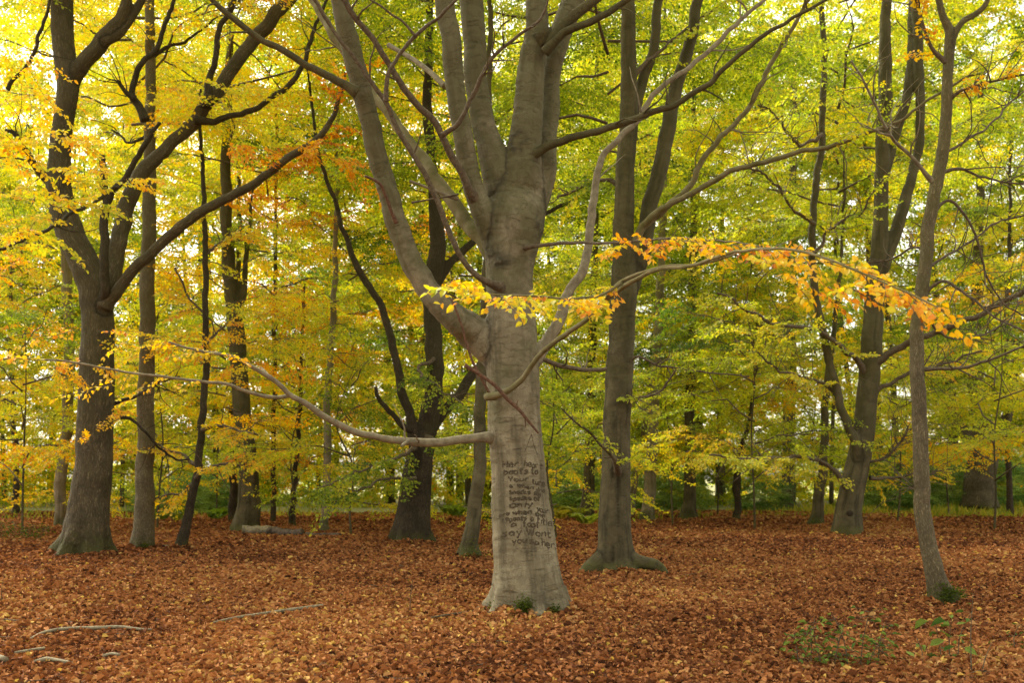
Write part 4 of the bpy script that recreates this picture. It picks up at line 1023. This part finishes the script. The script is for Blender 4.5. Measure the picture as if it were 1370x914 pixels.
# ------------------------------------------------------------------ evergreen bushes
def mat_copy(var, mat):
    lm, bm_, n = VAR[var]
    l2 = lm.copy(); l2.materials.clear(); l2.materials.append(M[mat])
    return l2, bm_
hl, hb = mat_copy('bush', 'holly')
BUSH = [(225, 41, .62, 'dark green bush between the straight trunk and the slender leaning stem'), (285, 44, .75, 'dark green bush behind the slender leaning stem'), (770, 46, .8, 'dark green bush right beside the carved trunk in the distance'), (895, 44, .7, 'dark green bush between the two mossy distant trunks'), (1020, 46, .6, 'dark green bush right of the knobbly sapling'), (1200, 45, .95, 'large dark holly bush behind the forked leaning beech'), (1255, 47, .9, 'dark holly bush behind the slim ridged trunk'), (1350, 48, .9, 'dark holly bush behind the gnarled old trunk')]
for i, (px, d, sc, lab) in enumerate(BUSH):
    x = (px - CX) / F * d
    r = empty('holly_bush', Vector((x, d, 0)), lab, 'bush', 'dark evergreen bushes at the back of the clearing')
    c = link('foliage', hl, None, r); c.scale = (sc * 1.1, sc * 1.1, sc * .85); c.location = (0, 0, -.1); c.rotation_euler = (0, 0, i * 2.1); c.color = (random.uniform(.55, .85), .9, random.uniform(1.5, 2.4), 1)
    b = link('stems', hb, None, c)

# ------------------------------------------------------------------ ferns and small plants
def fern(px, py, label, n=9, L=.7, hue=.35):
    d = HC * F / (py - HY)
    loc = base_loc(px, py, d); loc.z = 0
    r = empty('fern_clump', loc, label, 'fern', None)
    A = [[], [], [], [], []]
    for k in range(n):
        a = k / n * 6.28 + random.uniform(-.3, .3); l = L * random.uniform(.7, 1.1)
        for j in range(26):
            t = .12 + .88 * j / 26
            h = l * (1.0 * t - .75 * t * t) * 1.3; rr = l * t * .8
            p = np.array([math.cos(a) * rr, math.sin(a) * rr, h])
            w = .32 * l * (1 - t) * min(1, t * 5) + .02
            for sg in (-1, 1):
                dv = np.array([-math.sin(a) * sg + math.cos(a) * .35, math.cos(a) * sg + math.sin(a) * .35, -.15])
                A[0].append(p); A[1].append(dv); A[2].append((random.gauss(0, .15), random.gauss(0, .15), 1)); A[3].append(w); A[4].append(hue + random.gauss(0, .08))
    A = [np.array(a, float) for a in A]
    o = link('fronds', leaves_mesh('fronds', *A, shape='rhomb', width=.28), M['fern'], r); o.color = (hue, .5, 1.0, 1)
    return r
fern(770, 697, 'bright yellow-green fern between the carved beech and the two-stemmed beech', 11, 1.2, .6)
fern(785, 705, 'small pale fern nearest the two-stemmed beech', 9, .9, .55)
fern(745, 698, 'yellow fern touching the right side of the carved trunk', 9, 1.0, .75)
fern(612, 694, 'green fern between the dark forked tree and the leaning grey trunk', 10, 1.0, .4)
fern(600, 690, 'pale green fern at the foot of the dark forked tree', 9, 1.1, .35)
fern(648, 700, 'small fern hidden against the left side of the carved trunk', 9, .8, .4)
fern(240, 700, 'green fern behind the slender leaning stem', 9, 1.0, .4)
fern(290, 698, 'low green fern left of the leaning brown trunk', 9, 1.0, .35)
fern(215, 699, 'yellow-green fern beside the foot of the straight trunk', 9, .9, .5)


def leafy_plant(kind, label, cat, px, py, stems, mat, leaf, nleaf, color, spread=.12, tl=.5, matw='twig', d=None):
    d = d or HC * F / (py - HY)
    loc = base_loc(px, py, d)
    r = empty(kind, loc, label, cat)
    tubes, A = [], [[], [], [], [], []]
    for (dx, h, lean) in stems:
        x0 = (dx) / F * d
        C = np.array([[x0, 0, -.03, .006], [x0 + lean * .3, random.uniform(-.05, .05), h * .5, .004], [x0 + lean, random.uniform(-.1, .1), h, .002]])
        Q = resample(C, .04); tubes.append(Q)
        for k in range(nleaf):
            i = int(len(Q) * random.uniform(.15, 1)); i = min(i, len(Q) - 1)
            a = random.uniform(0, 6.28); off = random.uniform(0, spread)
            p = Q[i, :3] + np.array([math.cos(a), math.sin(a), random.uniform(-.3, .3)]) * off
            if off > .05: tubes.append(np.array([np.r_[Q[i, :3], .002], np.r_[(Q[i, :3] + p) / 2, .0015], np.r_[p, .001]]))
            A[0].append(p); A[1].append((math.cos(a), math.sin(a), random.gauss(-.1, .35))); A[2].append((random.gauss(0, .4), random.gauss(-.3, .4), 1)); A[3].append(leaf * random.uniform(.6, 1.2)); A[4].append(random.random())
    link('stems', tubes_mesh('stems', tubes, 6, 0), M[matw], r)
    if nleaf:
        A = [np.array(a, float) for a in A]
        o = link('leaves', leaves_mesh('leaves', *A, shape='oval', width=.5), M[mat], r); o.color = (*color, 1)
    return r
leafy_plant('holly_seedling', 'sprawling dark green seedling low among the leaves at bottom right', 'plant', 1140, 895, [(-40, .32, -.1), (-5, .42, -.12), (20, .25, .1), (-70, .28, -.05), (35, .36, .05), (-25, .34, .08), (-55, .40, .02), (10, .46, .04)], 'holly', .055, 34, (.70, .7, 1.25), .14)
leafy_plant('holly_seedling', 'upright seedling with large blue-green leaves in the bottom right corner', 'plant', 1262, 890, [(0, .34, -.1), (20, .42, .1), (-30, .22, -.03), (10, .38, -.02)], 'holly', .115, 8, (.62, .7, 1.2), .08)
leafy_plant('bare_seedling', 'thin upright bare stem beside the large-leaved seedling at bottom right', 'plant', 1300, 905, [(0, .62, .02), (12, .25, .1)], 'holly', .04, 3, (.6, .7, 1), .06)
leafy_plant('holly_seedling', 'few green leaves at the right edge of the leaf floor', 'plant', 1358, 870, [(0, .22, .05), (20, .2, -.05)], 'holly', .05, 10, (.6, .7, 1), .10)
leafy_plant('bare_seedling', 'single thin twig standing upright left of the carved beech foot', 'plant', 548, 826, [(0, .40, .03)], 'holly', .03, 2, (.6, .7, 1), .03)
leafy_plant('bare_seedling', 'dark bare twig poking up at the left edge', 'plant', 2, 815, [(0, .40, .08)], 'holly', .03, 0, (.6, .7, 1))
leafy_plant('young_fern_sprig', 'tiny bright green sprig on the leaves left of the carved beech', 'plant', 236, 800, [(0, .08, .02), (8, .07, -.03)], 'fern', .05, 6, (.35, .5, 1), .04)
leafy_plant('green_bush', 'low bright green bush at the left edge behind the massive oak', 'bush', 14, 722, [(-30, .35, -.1), (-12, .4, 0), (5, .42, .05), (22, .35, .1), (40, .3, .15), (-45, .4, 0)], 'fern', .07, 90, (.22, .5, .7), .26)

# ------------------------------------------------------------------ fallen wood
def stick(kind, label, cat, pts, mat, rough=.1, n=8, z_off=.0, side=0):
    Q = []
    for (px, py, w) in pts:
        dd = HC * F / (py - HY)
        Q.append([(px - CX) / F * dd, dd, 0, w / 2 / F * dd])
    Q = resample(np.array(Q, float), .06)
    Q[:, 2] = gz(Q[:, 0], Q[:, 1]) + Q[:, 3] * .9 + .04 + z_off
    loc = Q[len(Q) // 2, :3].copy(); loc[2] = 0
    ch = [Q] + (twigs_of(Q, side, .5, up=.3) if side else [])
    o = link(kind, tubes_mesh(kind, [q - np.r_[loc, 0] for q in ch], n, rough), M[mat], None, loc)
    return tag(o, label, cat)
lr = empty('fallen_log', Vector((P(345, 722, 25.5)[0], 25.5, 0)), 'pale birch log with a whitish cut end lying on the leaves behind the slender stems', 'log')
def logq(a, b, w, dz=0):
    q = []
    for k in range(7):
        t = k / 6; px = a[0] + (b[0] - a[0]) * t; dd = a[1] + (b[1] - a[1]) * t
        p = P(px, 640, dd); q.append([p[0] - lr.location.x, p[1] - 25.5 + random.gauss(0, .03), .13 + dz + random.gauss(0, .012), w])
    return resample(np.array(q), .06)
M['deadwood'] = make_plain('rotten_wood', (0.03, 0.022, 0.016), (0.16, 0.12, 0.085), 7)
lg = link('pale_section', tubes_mesh('pale_section', [logq((324, 26.6), (362, 26.2), .11)], 14, .06), M['palebranch'], lr)
link('dark_section', tubes_mesh('dark_section', [logq((361, 26.2), (405, 25.4), .085, -.03), logq((410, 25.2), (455, 24.6), .06, -.06)], 12, .4), M['deadwood'], lr)
stick('fallen_branch', 'long grey fallen branch lying on the leaves at lower left', 'branch', [(40, 858, 3.5), (60, 850, 4.5), (90, 846, 5), (130, 845, 5), (160, 844, 5), (185, 846, 4), (203, 846, 2.5)], 'palebranch')
stick('fallen_branch', 'thin straight fallen branch left of the carved beech', 'branch', [(285, 838, 2), (310, 834, 3.4), (350, 829, 4), (400, 823, 4.4), (432, 819, 4)], 'palebranch')
stick('fallen_branch', 'short pale bleached piece of wood at the bottom left corner', 'branch', [(46, 889, 4.5), (62, 886, 6.5), (80, 888, 6), (96, 890, 4)], 'palebranch')
stick('fallen_branch', 'short straight grey stick near the bottom left', 'branch', [(20, 876, 3), (40, 873, 4), (60, 870, 4)], 'palebranch')
stick('fallen_branch', 'small curved twig lying near the left of the carved beech foot', 'branch', [(575, 838, 2), (600, 833, 3), (620, 830, 3.4), (638, 826, 3)], 'twig')
stick('fallen_branch', 'mossy pale log end cut by the left edge of the view', 'branch', [(-30, 880, 10), (-10, 884, 10), (8, 888, 8)], 'palebranch')
stick('fallen_branch', 'thin dark stick at lower left above the long grey branch', 'branch', [(0, 834, 2), (30, 836, 2.6), (70, 833, 2.6), (100, 838, 2)], 'twig', side=1)
stick('fallen_branch', 'small pale stub on the leaves right of the bleached piece', 'branch', [(138, 880, 4), (150, 878, 5), (160, 879, 4)], 'palebranch')
stick('fallen_branch', 'dark stick lying at the foot of the slender leaning stem', 'branch', [(214, 733, 2.5), (225, 735, 3.4), (238, 737, 3)], 'dark')

# ================================================================== ground
def axis(lo, hi, fine_lo, fine_hi, st, grow=1.35):
    a = list(np.arange(fine_lo, fine_hi + 1e-6, st)); s = st
    while a[-1] < hi: s *= grow; a.append(a[-1] + s)
    s = st
    while a[0] > lo: s *= grow; a.insert(0, a[0] - s)
    return np.array(a)
gx, gy = axis(-500, 500, -26, 26, .35), axis(-60, 900, 5, 46, .35)
XX, YY = np.meshgrid(gx, gy)
ZZ = gz(XX, YY) * np.clip((70 - np.hypot(XX, YY)) / 20, 0, 1)
ny, nx = XX.shape
i = np.arange(ny - 1)[:, None] * nx; j = np.arange(nx - 1)[None]
quads = np.stack([i + j, i + j + 1, i + nx + j + 1, i + nx + j], -1).reshape(-1, 4)
m, nt, out = nt_new('leafy_ground')
g = G(nt)
pos = g.n('NewGeometry').outputs['Position']
v1 = g.n('TexVoronoi', ins={'Vector': pos, 'Scale': 14.0})
rr = g.n('SeparateColor', ins={0: v1.outputs['Color']}).outputs[0]
c1 = g.ramp(rr, [(0, (0.03, 0.014, 0.007)), (.4, (0.10, 0.038, 0.015)), (.75, (0.20, 0.075, 0.025)), (1, (0.28, 0.12, 0.04))])
big = g.noise(pos, .35, 4, .6)
c1 = g.mix(g.math('MULTIPLY', g.ramp(big, [(.4, 0), (.65, 1)]), .5), c1, (0.05, 0.025, 0.012))
gy_ = g.n('SeparateXYZ', ins={0: pos}).outputs[1]
gm = g.math('ADD', g.math('MULTIPLY', g.math('SUBTRACT', gy_, 44.0), .22), g.math('MULTIPLY', g.noise(pos, .5, 4, .6), 1.6))
c1 = g.mix(g.ramp(gm, [(.6, 0), (1.0, 1)]), c1, g.mix(g.noise(pos, 3.0, 4, .7), (0.11, 0.13, 0.03), (0.30, 0.26, 0.10)))
bp = g.n('Bump', ins={'Height': v1.outputs['Distance'], 'Strength': .8, 'Distance': .03})
bs = g.n('BsdfPrincipled', ins={'Base Color': c1, 'Roughness': .9, 'Normal': bp.outputs[0]})
g.link(bs.outputs[0], out.inputs[0])
gr = link('ground', mk_mesh('ground', np.stack([XX, YY, ZZ], -1).reshape(-1, 3), [quads]), m)
tag(gr, 'woodland floor under a carpet of fallen leaves', 'ground', kind='structure')

# fallen leaves: dense near the viewer, thinner and a little larger with distance
LP, LS = [], []
for (y0, y1, dens, sz) in ((5.5, 9.5, 1800, .057), (9.5, 14, 1250, .060), (14, 21, 620, .071), (21, 32, 270, .09), (32, 43, 100, .12)):
    half = (y1 * .515 + 1.5)
    n = int((y1 - y0) * 2 * half * dens)
    x = rng.uniform(-half, half, n); y = rng.uniform(y0, y1, n)
    keep = np.abs(x) < y * .515 + 1.6
    x, y = x[keep], y[keep]
    z = gz(x, y) + np.abs(rng.normal(0, .016, len(x))) + .006 + .02 * (vnoise(np.stack([x * 2.3, y * 2.3, x * 0], -1), 31) + .5)
    LP.append(np.stack([x, y, z], -1)); LS.append(rng.uniform(.65, 1.35, len(x)) * sz)
for (px, py, d, R) in ((706, 825, 10.8, .42), (822, 766, 15.6, .36), (1262, 808, 11.6, .18), (112, 745, 19.0, .62), (191, 737, 20.6, .26), (242, 737, 20.4, .15), (549, 728, 22.7, .50), (627, 747, 18.5, .24), (1134, 714, 26.6, .42)):
    k = int(2600 * R); a = rng.uniform(0, 6.283, k); q = rng.random(k) ** 1.4
    rr_ = R * (.9 + .18 * np.sin(a * 4 + px)) + q * .5 * (.5 + R)
    x = (px - CX) / F * d + np.cos(a) * rr_; y = d + np.sin(a) * rr_
    LP.append(np.stack([x, y, gz(x, y) + .02 + (1 - q) * .085 * (.6 + .4 * np.sin(a * 3 + py)) + np.abs(rng.normal(0, .014, k))], -1)); LS.append(rng.uniform(.65, 1.3, k) * (.064 + .0012 * d))
LP = np.vstack(LP); LS = np.concatenate(LS); n = len(LP)
az = rng.uniform(0, 6.283, n)
dv = np.stack([np.cos(az), np.sin(az), rng.normal(0, .28, n)], -1)
nv = np.stack([rng.normal(0, .5, n), rng.normal(-.05, .5, n), np.ones(n)], -1)
patchy = vnoise(np.stack([LP[:, 0] * .5, LP[:, 1] * .5, LP[:, 0] * 0], -1), 41)
hue = np.clip(rng.normal(.54, .22, n) + .16 * patchy - .16 * np.clip(vnoise(np.stack([LP[:, 0] * .16 + 9, LP[:, 1] * .22, LP[:, 0] * 0], -1), 43), 0, 1), 0, .97)
hue[rng.random(n) < .006] = 1.0
lit = link('fallen_leaves', leaves_mesh('fallen_leaves', LP, dv, nv, LS, hue, 'oval', .24, .56), M['litter'])
lit.color = (.5, 1, 1, 1)
tag(lit, 'thick carpet of rust brown fallen beech leaves over the woodland floor', 'leaves', kind='stuff')

tw = []
for k in range(260):
    y = random.uniform(6.8, 24); x = random.uniform(-.52, .52) * y
    a = random.uniform(0, 6.28); L = random.uniform(.12, .55); r = random.uniform(.002, .005)
    C = []
    for j in range(5):
        t = j / 4; xx = x + math.cos(a) * L * t + random.gauss(0, .012); yy = y + math.sin(a) * L * t + random.gauss(0, .012)
        C.append([xx, yy, float(gz(np.array([xx]), np.array([yy]))[0]) + .045 + random.gauss(0, .006), r * (1 - .6 * t)])
    tw.append(resample(np.array(C), .05))
o = link('twig_litter', tubes_mesh('twig_litter', tw, 5, 0), M['twig'])
tag(o, 'small broken twigs strewn over the fallen leaves', 'twigs', kind='stuff')

# grass and weeds at the back of the clearing
n = 26000
x = rng.uniform(-26, 26, n); y = rng.uniform(36, 50, n)
k = (rng.random(n) < np.where((x > 12), .9, .42)) & (vnoise(np.stack([x * .5, y * .4, x * 0], -1), 51) > np.where(x > 12, -.25, .0))
x, y = x[k], y[k]; n = len(x)
p = np.stack([x, y, gz(x, y) - .01], -1)
o = link('undergrowth', leaves_mesh('undergrowth', p, np.stack([rng.normal(0, .35, n), rng.normal(0, .35, n), np.ones(n)], -1), rng.normal(0, 1, (n, 3)), rng.uniform(.10, .42, n) * np.where(x > 12, 1.1, .9) * (.8 + .6 * vnoise(np.stack([x, y, x * 0], -1), 77)), rng.uniform(.2, 1, n), 'rhomb', .1, .16), M['fern'])
o.color = (.66, .7, 1.1, 1)
tag(o, 'pale grass and weeds along the back of the clearing', 'grass', kind='stuff')

# far wood: one mass of trunks and foliage behind the clearing
items, tubes = [], []
N = 12000
cand = np.stack([rng.uniform(-46, 46, N * 3), rng.uniform(50, 74, N * 3), 33 * rng.random(N * 3) ** 1.15 + .2], -1)
dn = vnoise(cand * np.array([.16, .12, .2]), 61) + .5 * vnoise(cand * np.array([.42, .3, .6]), 62)
prob = np.clip(.62 + .9 * dn, .03, 1) * np.clip((42 - cand[:, 2]) / 16, .15, 1) * np.clip(.8 + cand[:, 2] / 14, 0, 1)
cand = cand[rng.random(len(cand)) < prob][:N]
hn = vnoise(cand * .13, 63) * .26 + .41 - cand[:, 0] * .002
FT = [spray_template(2.6, .21, .15, 90 + s) for s in range(5)]
for c, h in zip(cand, hn):
    a = random.uniform(0, 6.28)
    items.append((c, np.array([math.cos(a), math.sin(a), random.uniform(-.7, .2)]), np.array([random.gauss(0, .5), random.gauss(0, .5), 1]), random.uniform(.7, 1.3), h + random.gauss(0, .07)))
A = place_sprays(items, FT)
fw = leaves_mesh('far_wood', *A, shape='rhomb', curl=.12, width=.66)
fw.materials.append(M['leaf'])
fo = link('far_wood', fw)
fo.color = (.5, 1, 1.0, 1)
tag(fo, 'mass of yellow and green trees closing the back of the wood', 'wood', kind='stuff')
for kx in range(46):
    x, y = random.uniform(-42, 42), random.uniform(49, 72)
    r = random.uniform(.10, .26); h = random.uniform(16, 26); l = random.gauss(0, .9)
    tubes.append(resample(np.array([[x, y, -.3, r * 1.3], [x + l * .2, y, h * .25, r], [x + l, y, h * .6, r * .75], [x + l * 1.6, y, h, r * .3]]), 1.5))
ft = tubes_mesh('far_trunks', tubes, 8, .05)
t2 = link('far_trunks', ft, M['beech2'])
tag(t2, 'crowd of distant trunks inside the wood at the back', 'trunks', kind='stuff')

# ================================================================== light, sky, camera
SUN_EL, SUN_AZ = math.radians(52), math.radians(-35)      # azimuth measured from straight ahead, clockwise to the right
w = bpy.data.worlds.new('World'); scene.world = w; w.use_nodes = True
nt = w.node_tree
for nd in list(nt.nodes): nt.nodes.remove(nd)
g = G(nt)
sky = g.n('TexSky', sky_type='NISHITA', sun_disc=False, sun_elevation=SUN_EL, sun_rotation=SUN_AZ, air_density=1.0, dust_density=4.0, ozone_density=1.0)
hs = g.n('HueSaturation', ins={'Saturation': .18, 'Value': 1.0, 'Color': sky.outputs[0]})
warm = g.mix(1.0, hs.outputs[0], (1.0, .945, .80), 'MULTIPLY')
bg = g.n('Background', ins={'Color': warm, 'Strength': .15})
wo = g.n('OutputWorld'); g.link(bg.outputs[0], wo.inputs[0])
sl = bpy.data.lights.new('sun', 'SUN'); sl.energy = 1.5; sl.angle = math.radians(14); sl.color = (1, .95, .86)
so = bpy.data.objects.new('sun', sl); COL.objects.link(so)
sd = Vector((math.sin(SUN_AZ) * math.cos(SUN_EL), math.cos(SUN_AZ) * math.cos(SUN_EL), math.sin(SUN_EL)))
so.rotation_euler = (-sd).to_track_quat('-Z', 'Y').to_euler()
so.location = sd * 40

cam = bpy.data.cameras.new('camera'); co = bpy.data.objects.new('camera', cam); COL.objects.link(co)
co.location = (0, 0, HC); co.rotation_euler = (math.pi / 2, 0, 0)
cam.sensor_width = 36; cam.lens = 35; cam.shift_y = (HY - 457) / 1370; cam.clip_end = 2000; cam.clip_start = .1
cam.dof.use_dof = True; cam.dof.focus_distance = 10.6; cam.dof.aperture_fstop = 2.2
scene.camera = co
scene.view_settings.view_transform = 'Standard'; scene.view_settings.look = 'None'
scene.view_settings.exposure = 1.80; scene.view_settings.gamma = 1
scene.render.engine = 'CYCLES'
cy = scene.cycles
cy.max_bounces = 7; cy.diffuse_bounces = 5; cy.glossy_bounces = 2; cy.transmission_bounces = 4; cy.transparent_max_bounces = 4
cy.use_adaptive_sampling = True; cy.adaptive_threshold = 0.02
cy.use_denoising = True
cy.sample_clamp_indirect = 6
